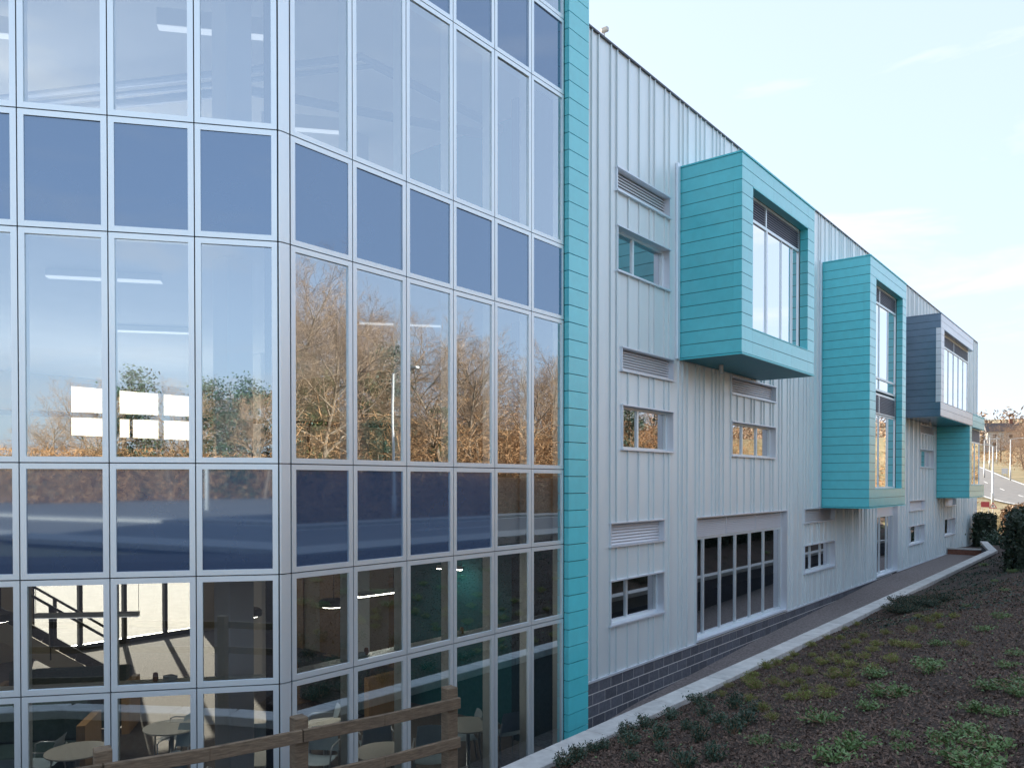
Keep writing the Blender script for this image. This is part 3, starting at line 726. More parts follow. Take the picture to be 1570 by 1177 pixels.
bay('tallest teal box bay, two storeys high with two louvre bands', 27.05, 31.90, -0.83, 28, 0.2868, 2, 26, 27.78, 31.36, [28.6, 31.36], M['teal'], M['teal'], M['teal_trim'], M['teal_soffit'],
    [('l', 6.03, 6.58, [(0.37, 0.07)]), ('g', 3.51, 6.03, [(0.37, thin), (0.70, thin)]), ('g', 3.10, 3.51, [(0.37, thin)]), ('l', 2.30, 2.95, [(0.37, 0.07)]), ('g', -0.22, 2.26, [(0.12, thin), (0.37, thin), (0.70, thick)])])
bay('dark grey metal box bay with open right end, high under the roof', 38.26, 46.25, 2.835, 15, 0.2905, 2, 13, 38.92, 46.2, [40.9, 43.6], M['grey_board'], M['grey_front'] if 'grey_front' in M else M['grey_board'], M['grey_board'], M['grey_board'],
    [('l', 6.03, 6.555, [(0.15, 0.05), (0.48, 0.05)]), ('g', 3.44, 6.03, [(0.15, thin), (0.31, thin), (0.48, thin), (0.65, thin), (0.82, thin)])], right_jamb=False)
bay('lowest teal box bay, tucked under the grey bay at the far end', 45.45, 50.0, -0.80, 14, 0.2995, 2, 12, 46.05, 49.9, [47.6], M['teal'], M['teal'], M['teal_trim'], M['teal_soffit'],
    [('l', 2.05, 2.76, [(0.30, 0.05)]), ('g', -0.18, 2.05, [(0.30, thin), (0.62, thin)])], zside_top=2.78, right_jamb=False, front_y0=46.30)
for (x, y, z) in ((0.45, 18.05, 2.79), (0.5, 41.2, 2.79)):
    MB().lathe([(0.045, -0.20), (0.05, -0.185), (0.05, 0.0)], 14, (x, y, z)).build('soffit_light', M['galv'], cw, smooth=False)
rc = thing('security_camera', 'small white security camera on a short pole at the roof edge', 'camera', (-0.25, 13.9, 8.78))
put(MB().tube([(-0.25,13.9,8.76),(-0.25,13.9,9.12)], 0.013, 8).build('pole', M['galv']), rc)
put(MB().box(-0.32,-0.16,13.86,13.95,9.12,9.22).build('camera_body', M['white'], bevel=0.02), rc)

# ------------------------------------------------------------------ timber fence
tf = thing('timber_fence', 'weathered timber post and rail fence in front of the glass wing', 'fence', (3.44, 5.35, -3.2))
FP = [Vector((3.44, 5.35, -3.25)), Vector((3.12, 3.92, -3.25)), Vector((2.67, 2.58, -3.25)), Vector((2.05, 1.30, -3.25)), Vector((1.25, 0.10, -3.25))]
for i, p in enumerate(FP):
    b = MB(); b.bar(p, p + Vector((0,0,1.36)), 0.115, 0.115, up=(FP[max(i,1)]-FP[max(i,1)-1]).normalized()); o = b.build('post', M['wood'], bevel=0.008); put(o, tf)
for zz, hh in ((1.22, 0.10), (0.86, 0.095), (0.42, 0.095)):
    for a, c in zip(FP[:-1], FP[1:]):
        d = (c-a).normalized(); nn = Vector((-d.y, d.x, 0)); nn = nn if nn.dot(Vector((1, -0.4, 0))) > 0 else -nn
        ext = 0.06 if a is FP[0] else 0.0
        off = nn * 0.078
        mid = (a+c)/2 + Vector((0,0,-0.012))
        b = MB(); P = [a - d*ext + off + Vector((0,0,zz)), mid + off + Vector((0,0,zz)), c + off + Vector((0,0,zz))]
        b.bar(P[0], P[1], 0.038, hh); b.bar(P[1], P[2], 0.038, hh)
        put(b.build('rail', M['wood'], bevel=0.004), tf)

# ------------------------------------------------------------------ plants on the bank
SHRUBS = [(2.5,7.68),(3.15,8.11),(3.35,7.89),(3.39,7.62),(3.18,8.69),(3.74,8.11),(3.35,9.12),(4.02,8.25),(4.35,7.72),(4.17,7.39),(3.4,9.78),(3.18,10.66),(4.09,8.89),(3.97,9.6),(3.46,10.97),(4.46,8.9),(4.58,8.19),(4.3,9.83),(4.94,8.28),(4.71,9.32),(5.19,7.22),(4.9,8.7),(5.02,6.93),(3.36,7.48)]
TUFTS = [(3.41,12.69),(4.07,11.12),(3.36,13.44),(3.36,13.86),(3.33,14.52),(3.3,14.92),(3.92,13.13),(4.12,12.5),(4.18,11.49),(4.48,11.16),(4.52,12.05),(4.63,11.3),(4.93,10.62),(5.31,10.25),(5.44,9.86),(5.22,9.79),(4.98,9.93),(4.4,13.03),(4.7,12.85),(4.9,11.89),(5.04,11.44),(5.26,11.34),(5.09,12.14),(4.72,13.39),(5.57,10.46),(4.35,14.55),(4.37,15.01),(3.7,16.4),(3.33,16.81),(3.29,18.24),(3.31,19.05),(4.23,16.01),(4.95,14.11),(5.05,13.48),(5.58,11.28),(5.27,13.78),(5.71,11.89),(5.74,12.96),(5.5,13.46),(5.21,15.49),(4.81,17.94),(5.26,16.55),(5.64,15.47),(5.31,17.21),(5.65,16.72),(3.24,16.02),(4.65,15.95),(3.86,14.3),(5.1,12.8),(4.41,13.6),(6.43,12.79),(5.18,8.8),(3.5,11.2),(3.38,11.79),(3.37,12.73),(4.05,11.15),(4.35,10.17),(3.62,11.97),(3.32,13.48),(4.85,9.34)]
WEEDS = [(6.36,9.38),(6.1,9.64),(6.2,8.86),(5.85,8.33),(5.47,7.69),(5.91,7.28),(6.48,7.2),(6.45,6.82),(6.78,7.54),(6.93,6.99),(7.2,7.22),(7.32,7.41),(7.42,6.57),(7.57,6.92),(7.56,6.39),(6.45,10.53),(6.07,13.02),(7.25,9.16),(7.51,8.82),(7.49,8.02),(7.26,8.21),(7.27,10.41),(7.26,11.12),(6.53,14.04),(5.57,18.76),(3.84,33.2),(6.6,15.13),(5.76,10.95),(6.32,11.23),(5.47,26.83),(5.33,24.55),(5.98,21.01),(7.56,8.63),(7.5,9.24)]
MATS = [(3.62,22.13),(3.68,22.49),(3.79,20.5),(4.07,19.75),(3.92,21.14),(3.87,21.95),(4.18,21.78),(4.64,20.99),(4.24,19.65),(4.29,20.47),(4.61,20.35)]
def shrub_mesh(seed, h, rad, stems, leaves, ls, m, asp=0.42, flat=0.1, name='leaves'):
    g = np.random.default_rng(seed); pts = []; sb = MB()
    for s in range(stems):
        a = g.random()*6.283; sp = g.random()**0.6; tip = np.array([math.cos(a)*rad*sp, math.sin(a)*rad*sp, h*(1.05-0.45*sp)*(0.75+0.35*g.random())])
        base = np.array([math.cos(a)*rad*0.12*sp, math.sin(a)*rad*0.12*sp, 0])
        sb.tube([tuple(base), tuple(base*0.5+tip*0.5 + np.array([0,0,0.04*h])), tuple(tip)], [0.006, 0.004, 0.002], 4, False)
        k = leaves // stems; t = 0.25 + 0.75*g.random(k)**0.7
        pts.append(base + (tip-base)*t[:,None] + g.normal(size=(k,3))*ls*0.55)
    v, f = quads(np.concatenate(pts), ls, asp, flat, g); v[:,2] = np.maximum(v[:,2], 0.004)
    return np_mesh(name, v, f, m), sb.mesh('stems', M['twig'])
def plant_set(name, spots, variants, lab, cat, group, smin, smax, zoff=-0.01):
    for i, (x, y) in enumerate(spots):
        lm, sm = variants[i % len(variants)]; s = rnd.uniform(smin, smax)
        t = thing(name, lab, cat, (x, y, bank_point(x, y)+zoff), rnd.uniform(0, 6.28), group)
        t.scale = (s, s, s*rnd.uniform(0.85, 1.15)); link('foliage', lm, t); link('stems', sm, t)
SHRUBS[0] = (3.2, 7.3)
SHRUBS = [(max(x, 3.36), y) for x, y in SHRUBS]; TUFTS = [(max(x, 3.26), y) for x, y in TUFTS]
plant_set('leafy_shrub', SHRUBS, [shrub_mesh(20+k, 0.30, 0.20, 22, 420, 0.055, M['leaf_dark'], 0.35, 0.1, 'foliage') for k in range(4)], 'small dark green leafy shrub planted in the bark beside the coping', 'shrub', 'young evergreen shrubs near the coping', 0.50, 0.80)
plant_set('heath_tuft', TUFTS, [shrub_mesh(40+k, 0.16, 0.17, 40, 520, 0.034, M['leaf_olive'], 0.22, 0.0, 'foliage') for k in range(4)], 'low olive green heather tuft in the bark mulch', 'plant', 'heather tufts in rows on the bank', 0.62, 0.95)
plant_set('weed_clump', WEEDS, [shrub_mesh(60+k, 0.13, 0.27, 40, 460, 0.044, M['leaf_green'], 0.45, 0.5, 'foliage') for k in range(5)], 'sprawling bright green weed clump on the bark mulch', 'weed', 'weeds scattered over the bank', 0.45, 0.95)
plant_set('juniper_mat', MATS, [shrub_mesh(80+k, 0.32, 0.55, 60, 1500, 0.06, M['leaf_mat'], 0.3, 0.2, 'foliage') for k in range(3)], 'spreading dark juniper mat leaning over the coping', 'shrub', 'spreading junipers halfway along the bank', 0.65, 0.9)
# faint green ground cover farther up the bank
n = 2600; a = np.stack([3.4+5*nrg.random(n), 17+22*nrg.random(n)], 1); a = np.repeat(a[:420], 22, axis=0) + nrg.normal(size=(420*22, 2))*0.16
z = np.array([bank_point(x, y) for x, y in a]) + 0.05*nrg.random(len(a)); keep = a[:,0] > 3.2
v, f = quads(np.column_stack([a, z])[keep], 0.06, 0.5, 0.5)
tag(link('ground_cover', np_mesh('ground_cover', v, f, M['leaf_mat'])), 'thin creeping green ground cover on the upper bank', 'ground cover', kind='stuff')
n = 5200; a = np.stack([3.3+5*nrg.random(n), 6+16*nrg.random(n)**1.3], 1)
z = np.array([bank_point(x, y) for x, y in a]) + 0.02*nrg.random(n)
v, f = quads(np.column_stack([a, z]), 0.035, 0.6, 0.7)
tag(link('seedlings', np_mesh('seedlings', v[:4*1500], f[:1500], M['leaf_green'])), 'tiny green seedlings dotted through the bark mulch', 'seedlings', kind='stuff')

# ------------------------------------------------------------------ hedges and bushes at the far end
def hedge(name, lab, x0, x1, y0, y1, z0, z1, m, n_, ls, group=None, rnd_amp=0.12):
    g = np.random.default_rng(int(x0*100+y0)); t = thing(name, lab, 'hedge', ((x0+x1)/2, (y0+y1)/2, z0), 0, group)
    dx, dy, dz = x1-x0, y1-y0, z1-z0; face = g.choice(5, size=n_, p=np.array([dy*dz, dy*dz, dx*dz, dx*dz, dx*dy])/(2*dy*dz+2*dx*dz+dx*dy))
    p = np.stack([x0+dx*g.random(n_), y0+dy*g.random(n_), z0+dz*g.random(n_)], 1)
    p[face==0,0] = x0; p[face==1,0] = x1; p[face==2,1] = y0; p[face==3,1] = y1; p[face==4,2] = z1
    bump_ = np.sin(p[:,0]*3.1+p[:,2]*2.3)*np.sin(p[:,1]*2.7+p[:,2]*1.9)
    p += g.normal(size=p.shape)*rnd_amp*0.6 + (p - np.array([(x0+x1)/2,(y0+y1)/2,(z0+z1)/2]))/np.array([dx,dy,dz])*2*bump_[:,None]*rnd_amp
    v, f = quads(p, ls, 0.6, 0.0, g); c = np.array(t.location); put(link('foliage', np_mesh('foliage', v, f, m)), t)
    put(MB().box(x0+0.1*dx, x1-0.1*dx, y0+0.12, y1-0.12, z0, z1-0.14).build('branches', M['hedge'] if m is not M['beech'] else M['beech']), t)
    return t
hedge('evergreen_hedge', 'tall dark evergreen hedge running along the top of the bank', 5.15, 8.2, 27.6, 46, -2.85, -1.05, M['hedge'], 34000, 0.12)
hedge('beech_hedge', 'sunlit brown beech hedge beyond the end of the clad wall', 1.35, 2.35, 58.6, 68, -4.1, -1.75, M['beech'], 9000, 0.13)
hedge('evergreen_hedge', 'short clipped dark hedge beside the brown beech hedge', 0.35, 1.3, 54.2, 56.2, -4.0, -2.05, M['hedge'], 5000, 0.12)
g_ = np.random.default_rng(5); n = 1500
p = g_.normal(size=(n,3))*np.array([0.5,0.6,0.28]) + np.array([2.4, 50.5, -3.25])
v, f = quads(p, 0.16, 0.4, 0.0, g_)
tb = thing('garden_shrub', 'low strappy green shrub behind the end of the coping', 'shrub', (2.4, 50.5, -3.6))
put(link('foliage', np_mesh('foliage', v, f, M['leaf_dark'])), tb)

# ------------------------------------------------------------------ trees
def bare_tree(seed, h, spread, lev=4, kids=(9, 6, 5, 5), twr=0.010):
    g = random.Random(seed); lim = MB(); tw = MB()
    def grow(p, d, L, r, level):
        ns = 5 if level < 2 else 3; pts = [p.copy()]; dd = d.copy(); q = p.copy()
        for i in range(ns):
            dd = (dd + Vector((g.gauss(0,1), g.gauss(0,1), g.gauss(0.12,0.7)))*(0.10 + 0.06*level)).normalized(); q = q + dd*(L/ns); pts.append(q.copy())
        rs = [r*(1 - 0.75*i/ns) for i in range(ns+1)]
        (lim if level < 2 else tw).tube(pts, rs, 7 if level == 0 else (5 if level == 1 else 3), False)
        if level >= lev: return
        for k in range(kids[level]):
            t = (0.28 if level == 0 else 0.15) + (0.72 if level == 0 else 0.85)*(k + g.random())/kids[level]; t = min(0.999, t)
            i = int(t*ns); bp = pts[i].lerp(pts[i+1], t*ns - i)
            bd = (pts[i+1]-pts[i]).normalized(); a = Vector((g.gauss(0,1), g.gauss(0,1), g.gauss(0,1))); a = (a - bd*a.dot(bd)).normalized()
            ang = g.uniform(0.5, 1.05) * (spread if level == 0 else 1.0); nd = (bd*math.cos(ang) + a*math.sin(ang)); nd.z += 0.10; nd.normalize()
            grow(bp, nd, L*g.uniform(0.42, 0.62)*(1.15 - 0.4*t), max(twr*0.6, r*(1-0.7*t)*0.55), level+1)
    grow(Vector((0,0,-0.3)), Vector((g.gauss(0,0.05), g.gauss(0,0.05), 1)).normalized(), h*0.74, h*0.017, 0)
    return lim.mesh('trunk', M['bark'], True), tw.mesh('twigs', M['twig'])
def crown(seed, n_, h, z0, rad, m, ls, clumps=26, pointed=0.3):
    g = np.random.default_rng(seed); cs = []
    for c in range(clumps):
        t = g.random(); a = g.random()*6.283; rr = rad*(1-pointed*t)*g.random()**0.5
        k = n_//clumps; cs.append(np.array([math.cos(a)*rr, math.sin(a)*rr, z0+(h-z0)*t]) + g.normal(size=(k,3))*rad*0.20*np.array([1,1,0.75]))
    v, f = quads(np.concatenate(cs), ls, 0.55, 0.0, g); return np_mesh('crown', v, f, m)
TV = [bare_tree(100+k, 13.0, 1.0 + 0.1*(k % 3), kids=[(13,9,7,6), (12,9,8,5), (14,9,7,5)][k % 3]) for k in range(4)]
IVY = [crown(300+k, 3600, 8.0, 1.0, 1.1, M['ivy'], 0.16, 30, 0.2) for k in range(2)]
EVG = [crown(320+k, 9000, 10.0, 0.6, 2.4, M['pine'], 0.19, 46, 0.55) for k in range(3)]
etr = MB().tube([(0,0,-0.3),(0.1,0,3),(0,0.1,8.5)], [0.22,0.16,0.04], 8).mesh('trunk', M['bark'], True)
def gnd(x, y): return ground_z(x, y)
tree_spots = [(23.5, 14, 1.02, 0), (25.0, 19, 1.16, 1), (24.0, 23.5, 1.10, 1), (27.5, 21, 1.2, 0), (25.5, 27.5, 1.12, 1), (24.2, 32, 1.02, 1), (27.5, 30.5, 1.2, 0), (25.8, 36.5, 1.0, 0), (24.6, 41, 0.98, 0), (28, 39.5, 1.12, 0), (25.6, 46.5, 0.95, 0), (28.2, 47.5, 1.05, 0), (26.0, 53, 0.92, 0), (24.5, 59, 0.9, 0), (28.5, 58, 1.0, 0), (26.5, 66, 0.95, 0), (28, 9, 1.0, 0), (30, 26, 1.25, 0), (31, 44, 1.15, 0), (24.5, 17, 1.15, 1), (23.2, 20.5, 1.0, 0), (29.5, 16.5, 1.25, 1), (33, 22, 1.25, 0), (33.5, 30, 1.2, 1), (34, 37, 1.1, 0), (34.5, 48, 1.0, 0), (35, 56, 1.0, 0), (32, 12, 1.25, 0), (38, 28, 1.2, 0), (38, 42, 1.1, 0)]
for i, (x, y, s, iv) in enumerate(tree_spots):
    l_, t_ = TV[i % 4]
    t = thing('bare_tree', 'bare brown winter tree ' + ('wrapped in green ivy ' if iv else '') + 'in the wooded strip across the road', 'tree', (x, y, gnd(x, y)-0.05), rnd.uniform(0, 6.28), 'bare trees across the road' if not iv else 'ivy clad trees across the road')
    s *= 0.69; t.scale = (s, s, s); link('trunk', l_, t); link('twigs', t_, t)
    if iv: link('ivy', IVY[i % 2], t)
for i, (x, y, s) in enumerate(((23.2, 50.5, 0.62), (23.5, 55.5, 0.72), (22.6, 45.2, 0.42), (24, 63, 0.7), (22.8, 26.2, 0.40), (24.0, 17.6, 0.66), (25.2, 22.0, 0.74), (26.0, 29.6, 0.72))):
    t = thing('evergreen_tree', 'dense dark green evergreen among the bare trees across the road', 'tree', (x, y, gnd(x, y)), rnd.uniform(0, 6), 'evergreens across the road'); t.scale = (s, s, s)
    link('trunk', etr, t); link('crown', EVG[i % 3], t)
for i, (x, y, s) in enumerate(((43, -54, 1.2), (49, -49, 1.15), (55, -50, 1.25), (22, -66, 0.5))):
    t = thing('evergreen_tree', 'dark evergreen standing beyond the sunlit road junction', 'tree', (x, y, gnd(x, y)), rnd.uniform(0, 6), 'evergreens beyond the junction'); t.scale = (s*1.25, s*1.25, s*0.95)
    link('trunk', etr, t); link('crown', EVG[i % 3], t)
for i, (x, y, s) in enumerate(((12, -64, 0.5), (57, -42, 0.9), (37, -57, 0.7), (40, -53, 0.8), (45, -50, 0.85), (47, -52, 0.9), (51, -46, 0.85), (53, -44, 0.8), (42, -57, 0.85), (50, -53, 0.95))):
    l_, t_ = TV[(i+1) % 4]
    t = thing('bare_tree', 'bare winter tree beyond the sunlit road junction', 'tree', (x, y, gnd(x, y)), i*1.3, 'bare trees beyond the junction'); t.scale = (s, s, s); link('trunk', l_, t); link('twigs', t_, t)
for i, (x, y, s) in enumerate(((-1.6, 114, 0.55), (-3.6, 127, 0.62), (-2.6, 121, 0.58), (-6.0, 141, 0.6), (-4.8, 134, 0.66), (-9.5, 158, 0.62), (-14, 181, 0.7), (-0.2, 106, 0.5), (-26, 182, 0.6), (-33, 192, 0.65))):
    l_, t_ = TV[i % 4]
    t = thing('bare_tree', 'bare sunlit tree beside the road climbing the hill', 'tree', (x, y, gnd(x, y)-0.1), i*1.7, 'bare trees on the hill road'); t.scale = (s, s, s*0.92); link('trunk', l_, t); link('twigs', t_, t)
# distant wooded ridge
g_ = np.random.default_rng(77); n = 90000; ang = -0.9 + 1.7*g_.random(n); rr = 300 + 100*g_.random(n)
px_ = rr*np.sin(ang); py_ = rr*np.cos(ang); pz_ = np.array([ground_z(a, b_) for a, b_ in zip(px_[::20], py_[::20])]).repeat(20)[:n] + 7.5*g_.random(n)*(0.5+0.5*np.sin(ang*90)**2)
v, f = quads(np.stack([px_, py_, pz_], 1), 1.7, 0.28, 0.0, g_)
tag(link('distant_wood', np_mesh('distant_wood', v, f, M['twig'])), 'distant brown winter wood on the ridge', 'wood', kind='stuff')
n = 42000; k = nrg.integers(52, 95, size=n//30).repeat(30)[:n]; off = (nrg.choice([-1, 1], size=n//30)*(7.5 + 14*nrg.random(n//30)**1.5)).repeat(30)[:n]
T_ = np.gradient(RC, axis=0); N_ = np.stack([T_[:,1], -T_[:,0]], 1); N_ /= np.linalg.norm(N_, axis=1)[:,None]
k = np.clip(k, 0, len(RC)-1); px_ = RC[k,0] + N_[k,0]*off + nrg.normal(size=n)*0.7; py_ = RC[k,1] + N_[k,1]*off + nrg.normal(size=n)*1.2
ok = (py_ > 66) & (py_ < 260); px_, py_ = px_[ok], py_[ok]
pz_ = np.array([ground_z(a, b_) for a, b_ in zip(px_[::30], py_[::30])]).repeat(30)[:len(px_)] + (1.9*nrg.random(len(px_))**1.4)
v, f = quads(np.stack([px_, py_, pz_[:len(px_)]], 1), 0.42, 0.14)
tag(link('roadside_scrub', np_mesh('roadside_scrub', v, f, M['bracken'])), 'brown winter scrub along both sides of the hill road', 'scrub', kind='stuff')
# dead bracken and brambles under the trees across the road
n = 190000; y_ = 4 + 74*nrg.random(n); x_ = 19.6 + 17*nrg.random(n)**1.1 - np.maximum(0, y_-52)*0.28; zz = np.array([gnd(a, b_) for a, b_ in zip(x_[::6], y_[::6])]).repeat(6)[:n]
y_ = np.repeat(y_[::6], 6)[:n]; x_ = np.repeat(x_[::6], 6)[:n]
hh = (0.8 + 5.2*nrg.random(n)**1.3)*(0.35+0.65*np.clip((x_-19.4)/3.0, 0.1, 1))
base = np.stack([x_ + nrg.normal(size=n)*0.35, y_ + nrg.normal(size=n)*0.35, zz + hh*nrg.random(n)], 1)
v, f = quads(base, 0.62, 0.045, -0.2); v2, f2 = quads(base[::2], 0.10, 0.55)
tag(link('bramble_thicket', np_mesh('bramble_thicket', np.concatenate([v, v2]), np.concatenate([f, f2+len(v)]), M['bracken'])), 'tangle of dead orange bracken and brambles under the trees', 'brambles', kind='stuff')
n = 40000; t_ = nrg.random(n); x_ = -4 + 66*t_; y_ = -60 + 16*t_*t_ + nrg.normal(size=n)*1.5
zz = np.array([gnd(a, b_) for a, b_ in zip(x_[::8], y_[::8])]).repeat(8)[:n] + 4.6*nrg.random(n)**1.2
v, f = quads(np.stack([np.repeat(x_[::8],8)[:n]+nrg.normal(size=n)*0.6, np.repeat(y_[::8],8)[:n]+nrg.normal(size=n)*0.6, zz], 1), 0.75, 0.07)
tag(link('scrub', np_mesh('scrub', v, f, M['bracken'])), 'long band of brown winter scrub beyond the sunlit road junction', 'scrub', kind='stuff')

# ------------------------------------------------------------------ street furniture
def lamp_post(x, y, z, h, arm, lab, group='lamp posts along the road'):
    t = thing('lamp_post', lab, 'lamp post', (x, y, z), 0, group)
    put(MB().tube([(x,y,z-0.2),(x,y,z+1.2),(x,y,z+1.25),(x,y,z+h)], [0.10,0.10,0.065,0.05], 8).build('pole', M['galv'], smooth=True), t)
    put(MB().tube([(x,y,z+h),(x+arm*0.5,y,z+h+0.12),(x+arm,y,z+h+0.15)], 0.035, 6).build('arm', M['galv']), t)
    put(MB().box(x+arm-0.1, x+arm+0.45*(1 if arm>0 else -1)+0.1*(1 if arm>0 else -1), y-0.11, y+0.11, z+h+0.09, z+h+0.2).build('lantern', M['galv'], bevel=0.03), t) if arm > 0 else put(MB().box(x+arm-0.5, x+arm+0.1, y-0.11, y+0.11, z+h+0.09, z+h+0.2).build('lantern', M['galv'], bevel=0.03), t)
    return t
def at(px, py, t):
    """world point seen at pixel (px, py) of the photograph at depth t"""
    yaw = R(38.612); pit = R(-0.7155); fw = Vector((-math.sin(yaw)*math.cos(pit), math.cos(yaw)*math.cos(pit), math.sin(pit))); rt = Vector((math.cos(yaw), math.sin(yaw), 0)); up = rt.cross(fw)
    return Vector((8.45, 0, 0)) + (fw + rt*(px-785)/1219.5 - up*(py-752.9)/1219.5)*t
def rg(x, y):
    d, z, s = road_near(x, y); return z - 0.05 if d < 6 else ground_z(x, y)
far_posts = [(1522, 64, -1.0, 'lamp post with the warning triangle at its foot'), (1509, 104, 1.2, 'lamp post at the bend of the road beyond the red sign'), (1517, 126, -1.2, 'lamp post farther up the hill beyond the bend'),
             (1549, 98, 1.3, 'lamp post on the grass verge opposite the bend'), (1528, 150, -1.2, 'farthest lamp post, near the ridge')]
for px_, dep, a, lab in far_posts:
    q = at(px_, 740, dep); lamp_post(q.x, q.y, rg(q.x, q.y), 5.0, a, lab)
lamp_post(19.4, 24.0, gnd(19.4, 24), 6.6, -0.9, 'pale lamp post in front of the ivy clad trees')
fp_ = thing('flag_pole', 'tall plain white pole standing by the road junction', 'pole', (26.5, -25.5, -1.72))
put(MB().tube([(26.5,-25.5,-1.75),(26.5,-25.5,4.0),(26.5,-25.5,10.6)], [0.11, 0.085, 0.05], 10).build('shaft', M['white'], smooth=True), fp_); put(MB().lathe([(0.03,10.6),(0.08,10.66),(0.03,10.74)], 10, (26.5,-25.5,0)).build('finial', M['galv']), fp_)
lamp_post(20, -46, gnd(20, -46), 7, 1.2, 'lamp post by the sunlit road junction')
lamp_post(6, -52, gnd(6, -52), 7, 1.2, 'lamp post beside the crowd barrier')
ts = thing('warning_sign', 'red bordered triangular warning sign low on a pole', 'sign', (-3.3, 68.8, rg(-3.3, 68.8)))
c = at(1522.5, 775.5, 58.5); s = 0.26
put(MB().tube([(c.x,c.y+0.04,c.z-1.6),(c.x,c.y+0.04,c.z+0.2)], 0.03, 8).build('pole', M['galv']), ts)
tri = [(-1,-0.62),(1,-0.62),(0,1.1)]
def plate(poly, m, nm, dy): 
    b = MB(); b.add([(c.x+a*s, c.y+dy, c.z+b_*s) for a, b_ in poly] + [(c.x+a*s, c.y+dy+0.008, c.z+b_*s) for a, b_ in poly], [(0,1,2),(5,4,3),(0,3,4,1),(1,4,5,2),(2,5,3,0)]); put(b.build(nm, m), ts)
plate(tri, M['tri_red'], 'red_border', -0.002); plate([(a*0.70, (b_-0.0)*0.70-0.02) for a, b_ in tri], M['white'], 'white_face', -0.012)
put(MB().box(c.x-0.035, c.x+0.035, c.y-0.018, c.y-0.013, c.z-0.07, c.z+0.10).build('symbol', M['dark']), ts)
c2 = at(1510.5, 773, 58); rs_ = thing('red_sign', 'rectangular red sign on two short posts by the roadside', 'sign', (c2.x, c2.y, c2.z-1.5))
put(MB().box(c2.x-0.27, c2.x+0.27, c2.y-0.02, c2.y+0.02, c2.z-0.20, c2.z+0.20).build('board', M['red']), rs_)
for d_ in (-0.2, 0.2): put(MB().tube([(c2.x+d_,c2.y+0.05,c2.z-1.7),(c2.x+d_,c2.y+0.05,c2.z+0.15)], 0.025, 6).build('post', M['galv']), rs_)
c3 = at(1540.5, 722, 105); wb = thing('white_board', 'plain white board standing on the verge up the hill', 'sign', (c3.x, c3.y, c3.z-0.6))
put(MB().box(c3.x-0.35, c3.x+0.35, c3.y-0.02, c3.y+0.02, c3.z-0.35, c3.z+0.38).build('board', M['white']), wb)
for d_ in (-0.25, 0.25): put(MB().box(c3.x+d_-0.03, c3.x+d_+0.03, c3.y+0.02, c3.y+0.06, c3.z-1.4, c3.z+0.3).build('post', M['galv']), wb)
# houses up the hill
def house(x, y, z, wd, dp, h, rz, lab, mw):
    t = thing('house', lab, 'house', (x, y, z), rz)
    MB().box(-wd/2, wd/2, -dp/2, dp/2, -3, h).build('wall', mw, t)
    o = MB(); e = 0.4; o.add([(-wd/2-e,-dp/2-e,h),(wd/2+e,-dp/2-e,h),(wd/2+e,dp/2+e,h),(-wd/2-e,dp/2+e,h),(-wd/2-e,0,h+dp*0.38),(wd/2+e,0,h+dp*0.38)], [(0,1,5,4),(2,3,4,5),(0,4,3),(1,2,5),(3,2,1,0)]); ro = o.build('roof', M['slate'], t)
    MB().box(wd*0.25, wd*0.25+0.9, -0.4, 0.4, h+dp*0.2, h+dp*0.38+1.1).build('chimney', M['brick'], ro)
    for wx in (-wd*0.28, wd*0.22):
        for wz in (1.0, 3.6):
            wo = MB().box(wx-0.65, wx+0.65, -dp/2-0.06, -dp/2+0.02, wz, wz+1.25).build('window', M['white'], t)
            MB().box(wx-0.55, wx+0.55, -dp/2-0.08, -dp/2-0.05, wz+0.1, wz+1.15).build('pane', M['dark'], wo)
house(-29, 303, ground_z(-29, 303), 9, 8, 5.6, 0.3, 'pale rendered house at the top of the hill road', M['render_wall'])
house(-41, 306, ground_z(-41, 306), 8, 8, 5.6, 0.2, 'red brick house next to the pale house on the hill', M['brick'])
# crowd barrier and car seen mirrored in the spandrels
cb = thing('guard_barrier', 'white posted pedestrian guard barrier by the sunlit road junction', 'barrier', (4, -44, gnd(4, -44)))
for i in range(9):
    x = -2 + i*1.6; y = -42.5 - i*0.35; z = gnd(x, y); b = MB().tube([(x,y,z-0.1),(x,y,z+1.15)], 0.05, 8); put(b.build('post', M['white']), cb)
    if i < 8:
        q = MB(); q.bar((x,y,z+1.0),(x+1.6,y-0.35,z+1.0),0.04,0.05); q.bar((x,y,z+0.2),(x+1.6,y-0.35,z+0.2),0.04,0.05)
        for k in range(1, 12): q.bar((x+1.6*k/12,y-0.35*k/12,z+0.2),(x+1.6*k/12,y-0.35*k/12,z+1.0),0.015,0.015,up=(1,0,0))
        put(q.build('rail_panel', M['galv']), cb)
car = thing('parked_car', 'dark red car parked beyond the guard barrier', 'car', (2, -49, gnd(2, -49)), 0.3)
prof = [(-2.1,0.35),(2.1,0.35),(2.12,0.75),(1.25,0.92),(0.55,1.42),(-0.9,1.45),(-1.75,0.98),(-2.12,0.90)]
b = MB(); k = len(prof); b.add([(x_,-0.85,z_) for x_, z_ in prof] + [(x_,0.85,z_) for x_, z_ in prof], [tuple(range(k)), tuple(reversed(range(k, 2*k)))] + [(i_, k+i_, k+(i_+1) % k, (i_+1) % k) for i_ in range(k)])
b.build('body', M['car_red'], car, bevel=0.05)
for sx in (-1.3, 1.3):
    for sy in (-0.78, 0.78): MB().tube([(sx, sy-0.1, 0.32), (sx, sy+0.1, 0.32)], 0.32, 16).build('wheel', M['tyre'], car)
for sy in (-0.86, 0.852): MB().add([(-1.45,sy,0.98),(1.0,sy,0.98),(0.48,sy,1.36),(-0.85,sy,1.38)], [(0,1,2,3)]).build('side_window', M['dark'], car)

